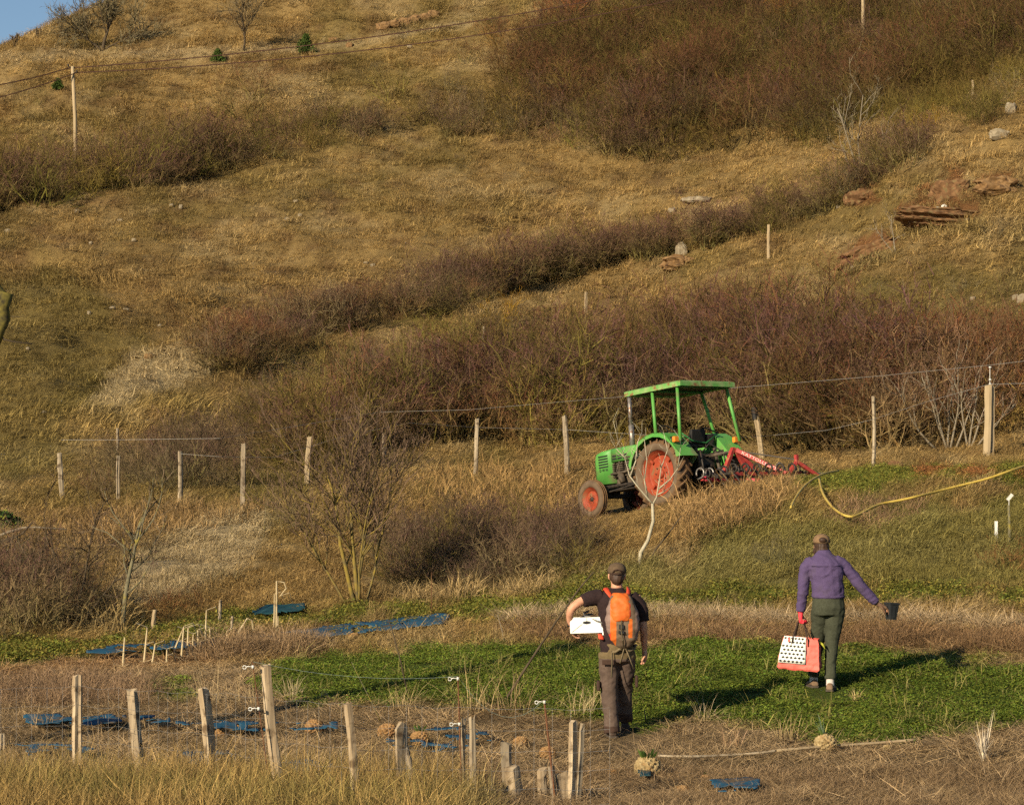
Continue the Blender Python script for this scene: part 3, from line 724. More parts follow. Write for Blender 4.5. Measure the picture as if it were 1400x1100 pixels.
    for k in range(3):                      # finned air cooled cylinders seen through the open side
        m = MB(); cx = 1.55 + k * .26
        for j in range(7): m.box(cx, .2, .86 + j * .045, .19, .16, .022)
        m.box(cx, .17, 1.0, .12, .12, .36); b('cylinder', m, M_RUSTG)
    m = MB(); m.tube([(1.3, .26, 1.02), (1.6, .30, .93), (2.1, .27, .92)], .03, 8); m.tube([(1.35, .24, 1.2), (1.5, .3, 1.24), (1.7, .26, 1.2)], .02, 6); m.tube([(1.85, .24, .8), (1.88, .3, .98), (1.8, .27, 1.2)], .016, 6); b('engine_pipe', m, M_RUSTG, True)
    m = MB(); m.lathe([(.001, -.1), (.07, -.1), (.07, .1), (.001, .1)], 14, Matrix.Translation((1.75, .29, .80)) @ Matrix.Rotation(.3, 4, 'Y')); b('oil_filter', m, M_RUSTG, True)
    m = MB(); m.box(1.75, .0, .60, 1.9, .36, .09); m.box(1.75, .29, .66, 1.1, .06, .05); b('side_rail', m, M_DARKM, bev=.01)
    m = MB(); m.box(2.35, 0, .47, .12, 1.16, .10); m.box(2.35, 0, .56, .2, .2, .16); b('front_axle', m, M_BLACK, bev=.015)
    for s in (1, -1):
        m = MB(); m.tube([(2.35, s * .52, .36), (2.35, s * .52, .60)], .035, 8); m.tube([(2.35, s * .5, .40), (2.35, s * .6, .385)], .04, 8); b('kingpin', m, M_DARKM)
    m = MB(); m.tube([(.95, .34, .66), (2.2, .50, .50)], .018, 6); b('steering_rod', m, M_DARKM)
    # bonnet --------------------------------------------------------
    def sec(x, zb, zt, w, r=.07, n=5):
        q = [Vector((x, -w, zb))]
        for k in range(n + 1):
            a = math.pi - k * math.pi / 2 / n; q.append(Vector((x, -w + r + r * math.cos(a), zt - r + r * math.sin(a))))
        for k in range(n + 1):
            a = math.pi / 2 - k * math.pi / 2 / n; q.append(Vector((x, w - r + r * math.cos(a), zt - r + r * math.sin(a))))
        q.append(Vector((x, w, zb))); return q
    m = MB(); m.loft([sec(2.05, .73, 1.475, .29), sec(2.39, .74, 1.455, .285), sec(2.55, .75, 1.42, .275), sec(2.61, .765, 1.36, .255, .09)])
    b('nose', m, M_GREEN, True); T.children[-1]
    m = MB(); m.loft([sec(1.05, 1.16, 1.47, .29), sec(1.5, 1.18, 1.48, .29), sec(2.047, 1.18, 1.476, .29)])
    b('bonnet', m, M_GREEN, True)
    m = MB(); m.loft([sec(.62, .98, 1.50, .36), sec(.85, 1.0, 1.50, .36), sec(1.047, 1.10, 1.472, .30)]); b('dashboard', m, M_GREEN, True)
    for k in range(5):
        m = MB(); m.box(2.31, .291, 1.335 - k * .058, .30, .012, .026); b('grille_slot', m, M_INK)
        m = MB(); m.box(2.31, .294, 1.355 - k * .058, .31, .014, .008); b('grille_lip', m, M_GREEN)
    for k in range(3):
        for j in range(2):
            m = MB(); m.box(1.94 - k * .17, .291, 1.30 - j * .06, .13, .012, .034); b('vent', m, M_INK)
    m = MB(); m.box(2.613, 0, 1.1, .012, .42, .40); b('grille', m, M_INK)
    text_mesh('model_number', 'D 40 06', .085, M_INK, T, frame_m((2.31, .2935, 1.035), (-1, 0, 0), (0, 0, 1)), wx=1.0)
    m = MB(); m.tube([(1.70, -.05, 1.46), (1.695, -.05, 1.95)], [.062, .058], 14); m.tube([(1.695, -.05, 1.95), (1.685, -.05, 2.56)], [.045, .04], 12); b('exhaust_pipe', m, M_STEEL, True)
    # mudguards ------------------------------------------------------
    outer = [(.80, .96), (.74, 1.12), (.62, 1.28), (.44, 1.42), (.22, 1.51), (-.02, 1.545), (-.26, 1.52), (-.42, 1.44), (-.55, 1.30), (-.69, 1.14), (-.84, .98)]
    def inner_pt(k):
        a = math.radians([12, 26, 40, 56, 72, 90, 106, 120, 133, 146, 158][k]); return (.765 * math.cos(a) * (1 if k else 1), .70 + .765 * math.sin(a))
    for s in (1, -1):
        yo, yi = s * .96, s * .50
        m = MB(); n = len(outer)
        # top sheet with thickness
        for i in range(n - 1):
            (x0, z0), (x1, z1) = outer[i], outer[i + 1]; d = Vector((x1 - x0, 0, z1 - z0)).normalized(); nn = Vector((d.z, 0, -d.x)) * .012
            V = [Vector((x0, yi, z0)), Vector((x0, yo, z0)), Vector((x1, yo, z1)), Vector((x1, yi, z1))]; V += [v - nn * (1 if nn.z > 0 else -1) for v in V]
            m.add(V, [(0, 1, 2, 3), (7, 6, 5, 4), (0, 4, 5, 1), (2, 6, 7, 3), (1, 5, 6, 2), (0, 3, 7, 4)])
        b('mudguard', m, M_GREEN)
        m = MB()        # outer skirt plate
        for i in range(n - 1):
            (x0, z0), (x1, z1) = outer[i], outer[i + 1]; (a0, c0), (a1, c1) = inner_pt(i), inner_pt(i + 1)
            if i == n - 2: a1, c1 = -.66, .98
            if i >= n - 4:  # the broad rear panel
                pass
            V = [Vector((x0, yo, z0)), Vector((x1, yo, z1)), Vector((a1, yo, c1)), Vector((a0, yo, c0))]; V += [v - Vector((0, s * .012, 0)) for v in V]
            m.add(V, [(0, 1, 2, 3), (7, 6, 5, 4), (0, 4, 5, 1), (2, 6, 7, 3)])
        b('mudguard_skirt', m, M_GREEN)
        m = MB()        # inner wall down to the platform
        V = [Vector((x, yi, z)) for x, z in outer] + [Vector((-.60, yi, .78)), Vector((.78, yi, .70))]; k = len(V)
        V += [v - Vector((0, s * .012, 0)) for v in V]
        m.add(V, [tuple(range(k)), tuple(range(2 * k - 1, k - 1, -1))] + [(i, (i + 1) % k, k + (i + 1) % k, k + i) for i in range(k)])
        b('inner_wall', m, M_GREEN)
    # lettering on the sloping rear faces
    d = Vector((-.15, 0, -.16)).normalized(); up = -d
    c = Vector((-.765, -.74, 1.062)); nrm = Vector((0, -1, 0)).cross(up)
    text_mesh('maker_name', 'DEUTZ', .085, M_INK, T, frame_m(c + nrm * .006, (0, -1, 0), up), wx=1.05)
    c = Vector((-.50, .73, 1.36)); d2 = Vector((-.13, 0, -.14)).normalized(); up2 = -d2; nr2 = Vector((0, -1, 0)).cross(up2)
    Mp = frame_m(c + nr2 * .012, (0, -1, 0), up2)
    m = MB(); m.box(0, 0, 0, .34, .12, .02, Mp.to_3x3()); o = m.build('number_plate', M_INK, T); o.location = c + nr2 * .006
    text_mesh('plate_lettering', 'MÜ', .12, M_WHITE, T, frame_m(c + nr2 * .018, (0, -1, 0), up2))
    for s in (1, -1):
        m = MB(); m.box(-.62, s * .88, 1.34, .08, .15, .12); b('rear_lamp', m, M_AMBER, bev=.015)
    # platform, seat, steering -----------------------------------------
    m = MB(); m.box(.35, 0, .72, .9, .98, .03); b('platform', m, M_DARKM)
    m = MB(); m.box(-.12, 0, 1.26, .42, .46, .10); m.box(-.34, -.02, 1.44, .09, .42, .30, Matrix.Rotation(-.18, 3, 'Y')); o = b('seat', m, M_BLACK, bev=.03)
    m = MB(); m.box(-.10, 0, 1.1, .2, .2, .35); b('seat_base', m, M_DGREEN, bev=.02)
    m = MB(); m.tube([(.85, 0, 1.3), (.52, 0, 1.64)], .025, 8); b('steering_column', m, M_BLACK)
    m = MB(); R0 = Matrix.Translation((.50, 0, 1.66)) @ Matrix.Rotation(-.75, 4, 'Y')
    m.tube([R0 @ Vector((.21 * math.cos(a), .21 * math.sin(a), 0)) for a in np.linspace(0, 2 * math.pi, 25)], .014, 6, cap=False)
    for a in (0, 2.1, 4.2): m.tube([R0 @ Vector((0, 0, 0)), R0 @ Vector((.21 * math.cos(a), .21 * math.sin(a), 0))], .009, 5)
    b('steering_wheel', m, M_BLACK, True)
    for yy in (.2, -.16, -.24):
        m = MB(); m.tube([(.45, yy, .8), (.38, yy, 1.35), (.36, yy, 1.42)], .012, 6); m.tube([(.36, yy, 1.40), (.355, yy, 1.46)], .024, 8); b('lever', m, M_BLACK, True)
    # roof -----------------------------------------------------------
    for s in (1, -1):
        for x0, x1, zt in ((.14, -.02, 2.46), (-.62, -.74, 2.46)):
            m = MB(); m.tube([(x0, s * .72, zt), (x1, s * .87, 1.30 if x1 < -.5 else 1.5)], .036, 8); b('roof_post', m, M_GREEN, True)
    m = MB(); zb = 2.44
    lo = [(-.80, -.80), (.92, -.80), (.92, .80), (-.80, .80)]; up_ = [(-.72, -.72), (.84, -.72), (.84, .72), (-.72, .72)]
    ring = [[Vector((x, y, zb)) for x, y in lo], [Vector((x * 1.0, y, zb + .10)) for x, y in lo], [Vector((x, y, zb + .125)) for x, y in up_], [Vector((x * .5 + .03, y * .35, zb + .18)) for x, y in up_]]
    m.loft(ring, cap=False); k = ring[3]; m.add(k, [(0, 1, 2, 3)])
    m.add([Vector((x * .97 + .002, y * .96, zb + .07)) for x, y in lo], [(3, 2, 1, 0)])
    m.loft([[Vector((x * .97 + .002, y * .96, zb + .07)) for x, y in lo], [Vector((x * .985 + .001, y * .985, zb)) for x, y in lo], ring[0]], cap=False)
    b('roof', m, M_ROOFG)
    m = MB(); m.box(.06, 0, zb + .05, 1.62, 1.46, .02); b('roof_lining', m, M_BLACK)
    for xx in (-.60, .16):
        m = MB(); m.box(xx, 0, zb + .015, .06, 1.5, .045); b('roof_crossbar', m, M_DGREEN)
    m = MB(); m.box(-.1, .30, 1.34, .30, .16, .22); m.box(-.3, -.34, 1.36, .26, .2, .26); o = b('tool_box', m, M_DARKM, bev=.02)
    m = MB(); m.tube([(-.5, -.46, 1.5), (-.42, -.2, 1.62), (-.3, .05, 1.52), (-.4, .35, 1.40)], .016, 6); m.tube([(-.45, .1, 1.0), (-.7, .0, 1.25), (-.75, -.25, 1.1), (-1.2, -.2, .8)], .016, 6); b('hydraulic_hose', m, M_BLACK, True)
    m = MB(); m.box(-.47, .0, .9, .22, .5, .3); m.box(-.55, 0, .62, .14, .34, .2); m.tube([(-.5, 0, .78), (-.72, 0, .78)], .04, 8); b('lift_housing', m, M_DARKM, bev=.03)
    for s in (1, -1):
        m = MB(); m.box(-.62, s * .27, .93, .06, .05, .5, Matrix.Rotation(.25, 3, 'Y')); b('lift_rod', m, M_RUSTG, bev=.01)
    # rear linkage ------------------------------------------------------
    for s in (1, -1):
        m = MB(); m.tube([(-.2, s * .22, .55), (-.8, s * .34, .5), (-1.32, s * .42, .38)], .028, 6); m.tube([(-.35, s * .25, 1.05), (-.75, s * .33, 1.1), (-.85, s * .35, .5)], .022, 6); b('lift_arm', m, M_DARKM, True)
    m = MB(); m.tube([(-.42, 0, .98), (-1.30, 0, 1.0)], .028, 8); m.tube([(-.7, 0, .985), (-1.05, 0, .995)], .042, 8); b('top_link', m, M_RUSTG, True)
    m = MB(); m.tube([(-.45, .55, 1.50), (-.5, .3, 1.33), (-.5, -.1, 1.28), (-.45, -.5, 1.48)], .018, 6); b('grab_rail', m, M_DGREEN, True)
    # ---------------------------------------------------------------- cultivator
    Cc = empty('cultivator', TR0, (0, PITCH, YAW))
    tag(Cc, 'red spring tine cultivator with triangular headstock hitched behind the tractor', 'cultivator')
    z = .42
    def bar(name, pts, w, mat=M_RED):
        m = MB(); pts = [Vector(p) for p in pts]
        for p, q in zip(pts[:-1], pts[1:]):
            dd = (q - p); L_ = dd.length; R_ = dd.to_track_quat('X', 'Z').to_matrix(); c0 = (p + q) / 2; m.box(c0.x, c0.y, c0.z, L_, w, w, R_)
        o = m.build(name, mat, Cc); bevel(o, .006); return o
    for i, xx in enumerate((-1.42, -1.85, -2.30)):
        bar('cross_beam', [(xx, -1.22, z), (xx, 1.02, z)], .075, M_RED if i != 1 else M_DARKM)
    for yy in (-1.0, -.35, .35, .85): bar('frame_rail', [(-1.40, yy, z + .04), (-2.34, yy, z + .04)], .05, M_DARKM)
    ap = (-1.38, 0, 1.06)
    bar('headstock_leg', [ap, (-1.42, .45, z)], .08)
    bar('headstock_leg', [ap, (-1.44, -.46, z)], .08); bar('headstock_leg', [(-1.40, -.07, 1.04), (-1.50, -.66, z)], .08)
    for t in (.35, .6): bar('headstock_strut', [(-1.40, -.46 * t, 1.06 - .7 * t), (-1.43, -.07 - .59 * t, 1.04 - .68 * t)], .05)
    q0, q1 = Vector((-1.42, -.06, 1.02)), Vector((-2.35, -.50, .42)); bar('brace_beam', [q0, q1], .085)
    dirn = (q1 - q0).normalized(); yv = Vector((-.64 * 1, -.766, 0)); vn = Vector((-.643, .766, 0)) * -1
    # lettering faces the camera side of the beam
    side = Vector((-.45, .89, 0)).normalized(); side = (side - dirn * side.dot(dirn)).normalized(); upb = side.cross(dirn)
    text_mesh('beam_lettering', 'KATTOLLICHT', .088, M_WHITE, Cc, frame_m(q0.lerp(q1, .47) + side * .047, dirn, upb), wx=1.45)
    bar('rear_strut', [(-2.35, -.50, z - .06), (-2.42, -.76, .66)], .07); bar('rear_strut', [(-2.42, -.76, .66), (-2.54, -1.24, z - .08)], .07); bar('rear_strut', [(-2.42, -.76, .62), (-2.42, -.76, .80)], .07)
    bar('outrigger', [(-1.5, -.22, z + .02), (-1.72, -.36, z - .06)], .11, M_PINK); bar('outrigger', [(-1.42, .95, z), (-1.42, .30, z - .01)], .095, M_PINK)
    bar('side_arm', [(-2.3, -1.2, z), (-2.75, -1.35, z - .05)], .05, M_DARKM); bar('upper_rail', [(-1.40, -.10, 1.0), (-2.42, -.76, .70)], .03, M_DARKM)
    # tines
    m = MB(); pts = []
    for k in range(13):
        a = -math.pi / 2 + k / 12 * math.pi * 1.85; pts.append((.11 - .105 * math.cos(a) * 1.0, .0, .06 + .105 * math.sin(a) + .05))
    pts = [(0.02, 0, 0)] + [(-.06 + .1 * math.sin(a) * -1, .0, .02 + .09 - .09 * math.cos(a)) for a in np.linspace(0, 5.2, 12)] + [(-.12, 0, -.06), (-.22, 0, -.18), (-.14, 0, -.30), (-.03, 0, -.37)]
    m.tube(pts, [.021] * (len(pts) - 2) + [.024, .008], 5); t0 = m.build('tine', M_DARKM, Cc, True)
    first = True
    for r_, xx in enumerate((-1.42, -1.85, -2.30)):
        for k in range(7):
            o = t0 if first else t0.copy()
            if not first: COL.objects.link(o); o.parent = Cc
            first = False; o.location = (xx, -1.12 + k * .34 + r_ * .06 * (1 if r_ != 1 else -1) , z + .0)
    m = MB(); m.tube([(0.02, 0, 0)] + [(-.06 - .11 * math.sin(a), .0, .12 - .10 * math.cos(a)) for a in np.linspace(0, 5.2, 14)], .017, 6); g0 = m.build('coil', M_STEEL, Cc, True)
    for i, p in enumerate([(-1.36, 1.05, z), (-1.36, .78, z), (-1.36, .50, z), (-2.0, -.62, z + .03)]):
        o = g0 if i == 0 else g0.copy()
        if i: COL.objects.link(o); o.parent = Cc
        o.location = p
    return T
tractor()
# ------------------------------------------------------------------ people
def fused(name, mb, mat, parent, voxel=.012, smooth=3, wrinkle=None, linkit=True, colfn=None):
    """closed shapes melted into one continuous surface"""
    tmp = mk('tmp', mb.v, mb.f)
    r = tmp.modifiers.new('r', 'REMESH'); r.mode = 'VOXEL'; r.voxel_size = voxel
    s = tmp.modifiers.new('s', 'SMOOTH'); s.factor = .6; s.iterations = smooth
    dg = bpy.context.evaluated_depsgraph_get(); me = bpy.data.meshes.new_from_object(tmp.evaluated_get(dg)); bpy.data.objects.remove(tmp)
    me.name = name; me.materials.clear()
    for m_ in (mat if isinstance(mat, (list, tuple)) else [mat]): me.materials.append(m_)
    n = len(me.vertices)
    if wrinkle and n:
        co = np.empty(n * 3, np.float32); me.vertices.foreach_get('co', co); co = co.reshape(-1, 3)
        no = np.empty(n * 3, np.float32); me.vertices.foreach_get('normal', no); no = no.reshape(-1, 3)
        d = wrinkle(co); co = co + no * d[:, None]; me.vertices.foreach_set('co', co.astype(np.float32).ravel())
    if colfn:
        ce = np.array([p.center[:] for p in me.polygons]); me.polygons.foreach_set('material_index', colfn(ce).astype(np.int32))
    me.polygons.foreach_set('use_smooth', [True] * len(me.polygons)); me.update()
    o = bpy.data.objects.new(name, me)
    COL.objects.link(o); o.parent = parent
    return o
def ering(c, rx, ry, n=14, tilt=None):
    q = []
    for k in range(n):
        a = 2 * math.pi * k / n; q.append(Vector((c[0] + rx * math.cos(a), c[1] + ry * math.sin(a), c[2])))
    return q
def torso(m, secs):
    """secs: (x, y, z, rx, ry)"""
    m.loft([ering((x, y, z), rx, ry) for x, y, z, rx, ry in secs])
def ellipsoid(m, c, r, n=12, k=8):
    m.loft([ering((c[0], c[1], c[2] + r[2] * math.cos(math.pi * i / k)), max(r[0] * math.sin(math.pi * i / k), .0005), max(r[1] * math.sin(math.pi * i / k), .0005), n) for i in range(k, -1, -1)])
def limb(m, pts, rad, n=12, sub=4):
    """smooth tube through the joints"""
    P = [Vector(p) for p in pts]; out = []; R = []
    for i in range(len(P) - 1):
        p0 = P[max(i - 1, 0)]; p1 = P[i]; p2 = P[i + 1]; p3 = P[min(i + 2, len(P) - 1)]
        for s in range(sub):
            t = s / sub
            q = .5 * ((2 * p1) + (-p0 + p2) * t + (2 * p0 - 5 * p1 + 4 * p2 - p3) * t * t + (-p0 + 3 * p1 - 3 * p2 + p3) * t ** 3)
            out.append(q); R.append(rad[i] * (1 - t) + rad[i + 1] * t)
    out.append(P[-1]); R.append(rad[-1]); m.tube(out, R, n)
def hand(m, wrist, d, palm_n, size=1.0, curl=.6, side=1, thumb_out=.8):
    """palm and five fingers; d: direction of the hand, palm_n: where the palm faces, side: +1 puts the thumb to d x palm"""
    d = Vector(d).normalized(); p = Vector(palm_n); p = (p - d * p.dot(d)).normalized(); s = d.cross(p) * side; W0 = Vector(wrist); u = size
    m.loft([[W0 + d * t * u + s * a * u + p * b_ * u for a, b_ in ((-w, -h), (0, -h * 1.15), (w, -h), (w * 1.1, 0), (w, h), (0, h * 1.1), (-w, h), (-w * 1.1, 0))] for t, w, h in ((-.03, .026, .02), (0, .028, .02), (.04, .038, .019), (.085, .041, .015), (.095, .036, .012))])
    for i, (off, L_) in enumerate(((.031, .070), (.0105, .080), (-.0105, .074), (-.031, .058))):
        b0 = W0 + (d * .078 + s * off) * u; a = 0; pts = [b0]; q = b0 + d * .016 * u; pts.append(q); c = curl * (1 + .12 * i)
        for seg in (.42, .33, .25):
            a += c; q = q + (d * math.cos(a) + p * math.sin(a)) * L_ * seg * u; pts.append(q)
        m.tube(pts, [.0105 * u, .0105 * u, .0098 * u, .009 * u, .0075 * u], 8)
    t0 = W0 + (d * .02 + s * .028) * u; t1 = t0 + (d * .035 + s * .03 * thumb_out + p * .018) * u; t2 = t1 + (d * .03 + s * .008 * thumb_out + p * .022) * u; t3 = t2 + (d * .022 - s * .004 + p * .018) * u
    m.tube([t0, t1, t2, t3], [.015 * u, .0125 * u, .011 * u, .008 * u], 8)
def shoe(name, par, ax, ay, az, yaw, L_, mat, solem, pitch=0, hgt=.11):
    M = Matrix.Translation((ax, ay, az)) @ Matrix.Rotation(yaw, 4, 'Z') @ Matrix.Rotation(pitch, 4, 'X')
    m = MB()
    for t, w, h in (): pass
    pr = [(-.30, .030, .05), (-.27, .038, .085), (-.12, .042, hgt), (.05, .042, hgt), (.18, .045, .085), (.40, .051, .07), (.58, .050, .06), (.68, .036, .045), (.70, .02, .035)]
    m.loft([[M @ Vector((w * c * (1 if zz else 1), L_ * t, .018 + (h - .018) * zz)) for c, zz in ((-1, 0), (-1.03, .35), (-.8, .75), (-.45, 1), (.45, 1), (.8, .75), (1.03, .35), (1, 0))] for t, w, h in pr])
    o = m.build(name, mat, par, True); o.modifiers.new('s', 'SUBSURF').render_levels = 1
    m = MB(); m.loft([[M @ Vector((w * 1.08 * c, L_ * t, zz)) for c, zz in ((-1, 0), (-1.02, .022), (1.02, .022), (1, 0))] for t, w, h in pr]); m.build('sole', solem, o)
    return o
M_SKIN = noise_mat('skin', (.50, .24, .14), (.56, .29, .18), 20, rough=.55, bump=.03)
M_HAIR = noise_mat('dark_hair', (.035, .018, .010), (.06, .032, .018), 60, rough=.6, bump=.5, stretch=(1, 1, .2))
M_TEE = noise_mat('dark_brown_cotton', (.018, .009, .009), (.028, .014, .013), 60, rough=.9, bump=.15)
M_TROU = noise_mat('taupe_trousers', (.085, .056, .042), (.112, .077, .057), 40, rough=.9, bump=.2, c3=(.075, .05, .037), c3scale=5)
M_TROU2 = noise_mat('khaki_yoke', (.12, .085, .04), (.145, .105, .05), 40, rough=.9, bump=.2)
M_DKB = noise_mat('dark_brown_cloth', (.045, .024, .016), (.06, .034, .022), 40, rough=.9, bump=.2)
M_CAPM = noise_mat('brown_cap_cloth', (.085, .055, .03), (.115, .075, .042), 50, rough=.9, bump=.2)
M_BOOT = noise_mat('dark_boot_leather', (.035, .022, .014), (.07, .045, .03), 20, rough=.75, bump=.2)
M_PO = noise_mat('orange_nylon', (.56, .11, .015), (.6, .145, .022), 15, rough=.6, bump=.3)
M_PR = noise_mat('red_orange_nylon', (.62, .06, .025), (.66, .09, .03), 15, rough=.6, bump=.3)
M_PT = noise_mat('taupe_nylon', (.12, .08, .05), (.16, .11, .07), 12, rough=.75, bump=.4)
M_PG = noise_mat('grey_mauve_nylon', (.19, .125, .10), (.235, .16, .13), 15, rough=.75, bump=.3)
M_STRAP = noise_mat('khaki_webbing', (.14, .105, .055), (.19, .145, .08), 50, rough=.85, bump=.2)
M_BOXW = noise_mat('white_carton', (.80, .80, .72), (.84, .84, .77), 8, rough=.7, bump=.05)
M_FLEECE = noise_mat('purple_fleece', (.075, .052, .115), (.10, .070, .145), 140, rough=.98, bump=.5, c3=(.09, .065, .12), c3scale=6, spec=.1)
M_GREYT = noise_mat('grey_green_trousers', (.045, .048, .030), (.062, .066, .044), 60, rough=.95, bump=.25, spec=.1)
M_RGLOVE = noise_mat('red_glove', (.60, .02, .035), (.66, .035, .05), 30, rough=.6, bump=.2)
M_BGLOVE = noise_mat('brown_glove', (.10, .055, .03), (.14, .08, .045), 30, rough=.8, bump=.2)
M_SOCK = noise_mat('pale_sock', (.55, .48, .42), (.6, .54, .48), 60, rough=.95, bump=.2)
M_HIKE = noise_mat('brown_hiking_shoe', (.16, .10, .055), (.24, .16, .10), 20, rough=.85, bump=.3)
M_SOLE = noise_mat('rubber_sole', (.06, .045, .035), (.09, .07, .05), 20, rough=.9)
M_CORAL = noise_mat('coral_fabric', (.72, .12, .09), (.78, .17, .13), 10, rough=.65, bump=.4)
M_PANEL = noise_mat('white_bag_panel', (.78, .78, .68), (.82, .82, .73), 10, rough=.6, bump=.1)
M_HANDLE = noise_mat('dark_brown_webbing', (.035, .02, .015), (.05, .03, .02), 40, rough=.8)
M_POT = noise_mat('black_plastic', (.018, .020, .022), (.028, .03, .032), 6, rough=.35, bump=.05)

def cloth_wr(a, fz=14, fx=7, s=0):
    def f(co):
        x, y, z = co[:, 0].astype(float), co[:, 1].astype(float), co[:, 2].astype(float)
        n = fbm(x * fx + y * fx * .6 + z * 4 + 50, z * fz + x * 5 + 50, s, 3) - .5
        n2 = 1 - abs(fbm(x * 9 + y * 7 + 20, z * 16 - x * 8 + 30, s + 5, 2) - .5) * 4
        return a * (n * 1.6 + .35 * np.clip(n2, -1, 1))
    return f

def man():
    D = 24.4; g = hit(843, 1007); B = Vector((g.x, g.y, g.z))
    P = empty('person', B); tag(P, 'man walking away in brown cap and dark T-shirt, holding a white box under one arm', 'person')
    m = MB()
    # body -------------------------------------------------------------
    ellipsoid(m, (.005, .03, 1.635), (.078, .098, .118)); ellipsoid(m, (.005, .085, 1.60), (.055, .06, .07))
    for s in (1, -1): ellipsoid(m, (.005 + s * .080, .03, 1.625), (.014, .024, .034), 8, 6)
    ellipsoid(m, (.005, .148, 1.615), (.016, .022, .026), 8, 6)
    limb(m, [(0, .0, 1.40), (.002, .008, 1.5), (.005, .02, 1.58)], [.075, .06, .058])
    torso(m, [(0.01, 0, .86, .15, .10), (.01, 0, .98, .155, .10), (.01, 0, 1.10, .155, .10), (.005, -.01, 1.28, .17, .11), (0, -.01, 1.40, .17, .10), (0, 0, 1.47, .10, .07)])
    LA = [(-.19, -.01, 1.425), (-.34, -.04, 1.385), (-.455, -.06, 1.30), (-.475, -.01, 1.20), (-.458, .03, 1.125)]
    limb(m, LA, [.055, .046, .042, .036, .027])
    hand(m, (-.457, .035, 1.115), (.25, .25, -.75), (1, 0, .1), 1.0, .55, side=1)
    RA = [(.19, -.01, 1.425), (.245, -.02, 1.27), (.268, -.03, 1.12), (.280, .02, .98), (.285, .05, .885)]
    limb(m, RA, [.055, .048, .042, .036, .027])
    hand(m, (.285, .055, .88), (.05, .12, -1), (-.9, -.25, 0), 1.0, .42, side=-1)
    LL = [(-.08, 0, .90), (-.075, .03, .46), (-.05, .0, .10)]; RL = [(.09, .0, .90), (.09, .17, .50), (.09, .30, .15)]
    for L_ in (LL, RL): limb(m, L_, [.085, .055, .042])
    fused('body', m, M_SKIN, P, .0075, 2)
    # shirt ---------------------------------------------------------------
    m = MB(); torso(m, [(.0, .0, .83, .165, .115), (.005, 0, .95, .175, .12), (.01, -.005, 1.10, .18, .122), (.005, -.015, 1.28, .198, .135), (0, -.015, 1.38, .205, .125), (0, -.01, 1.44, .18, .10), (0, .0, 1.495, .085, .068), (0, .0, 1.51, .072, .06)])
    limb(m, [(-.15, -.01, 1.42), (-.25, -.02, 1.405), (-.35, -.045, 1.375)], [.075, .078, .068]); limb(m, [(.14, -.01, 1.42), (.235, -.02, 1.32), (.266, -.025, 1.17)], [.08, .076, .066])
    fused('t_shirt', m, M_TEE, P, .010, 2, cloth_wr(.010, s=3))
    # trousers -----------------------------------------------------------
    m = MB(); torso(m, [(.01, .0, .76, .155, .115), (.01, .0, .86, .172, .125), (.01, .0, .95, .165, .118)])
    limb(m, [(-.075, 0, .85), (-.078, .02, .66), (-.075, .03, .46), (-.06, .01, .25), (-.045, -.01, .045)], [.112, .098, .083, .077, .082])
    limb(m, [(.09, .01, .85), (.095, .09, .66), (.09, .17, .50), (.095, .24, .32), (.10, .30, .14)], [.108, .094, .080, .074, .078])
    def tc(ce):
        r = np.zeros(len(ce)); r[(ce[:, 2] > .80)] = 1; r[(ce[:, 2] < .115) & (ce[:, 0] < .02)] = 2; r[(ce[:, 2] < .21) & (ce[:, 0] > .02)] = 2; return r
    tr = fused('trousers', m, [M_TROU, M_TROU2, M_DKB], P, .011, 2, cloth_wr(.013, 13, 6, 8), colfn=tc)
    m = MB(); m.box(-.085, -.122, .765, .135, .016, .05); o = m.build('pocket_flap', M_DKB, tr); bevel(o, .006)
    m = MB(); m.box(-.185, .0, .52, .035, .12, .10); o = m.build('cargo_pocket', M_DKB, tr); bevel(o, .012); m = MB(); m.box(.205, .06, .56, .03, .11, .12); o = m.build('cargo_pocket', M_DKB, tr); bevel(o, .012)
    m = MB(); torso(m, [(.01, 0, .925, .170, .122), (.01, 0, .965, .168, .120)]); m.build('belt', M_DKB, tr, True)
    m = MB(); m.tube([(-.05, -.15, .87), (-.052, -.165, .75), (-.058, -.16, .62)], .012, 5, squash=.4); m.build('hanging_strap', M_STRAP, tr)
    gl = gzs(B.x - .045, B.y) - B.z; gr = gzs(B.x + .1, B.y + .3) - B.z
    shoe('boot', P, -.045, -.0, gl, .10, .27, M_BOOT, M_SOLE, pitch=0, hgt=.12); shoe('boot', P, .10, .30, gr, -.08, .27, M_BOOT, M_SOLE, pitch=.05, hgt=.13)
    # head dress ------------------------------------------------------------
    m = MB(); ellipsoid(m, (.005, .015, 1.625), (.083, .095, .075)); ellipsoid(m, (.005, -.02, 1.60), (.068, .065, .07)); fused('hair', m, M_HAIR, P, .008, 1, lambda co: .004 * (fbm(co[:, 0] * 60. + 9, co[:, 2] * 20. + 9, 3, 2) - .5) * 2)
    m = MB(); m.loft([ering((.005, .03, 1.655), .093, .113), ering((.005, .03, 1.685), .096, .116), ering((.005, .032, 1.72), .088, .105), ering((.005, .035, 1.75), .062, .076), ering((.005, .035, 1.764), .02, .026)])
    cp = m.build('cap', M_CAPM, P, True)
    m = MB(); m.box(.005, .20, 1.672, .15, .12, .008, Matrix.Rotation(-.2, 3, 'X')); o = m.build('cap_brim', M_CAPM, cp); bevel(o, .003)
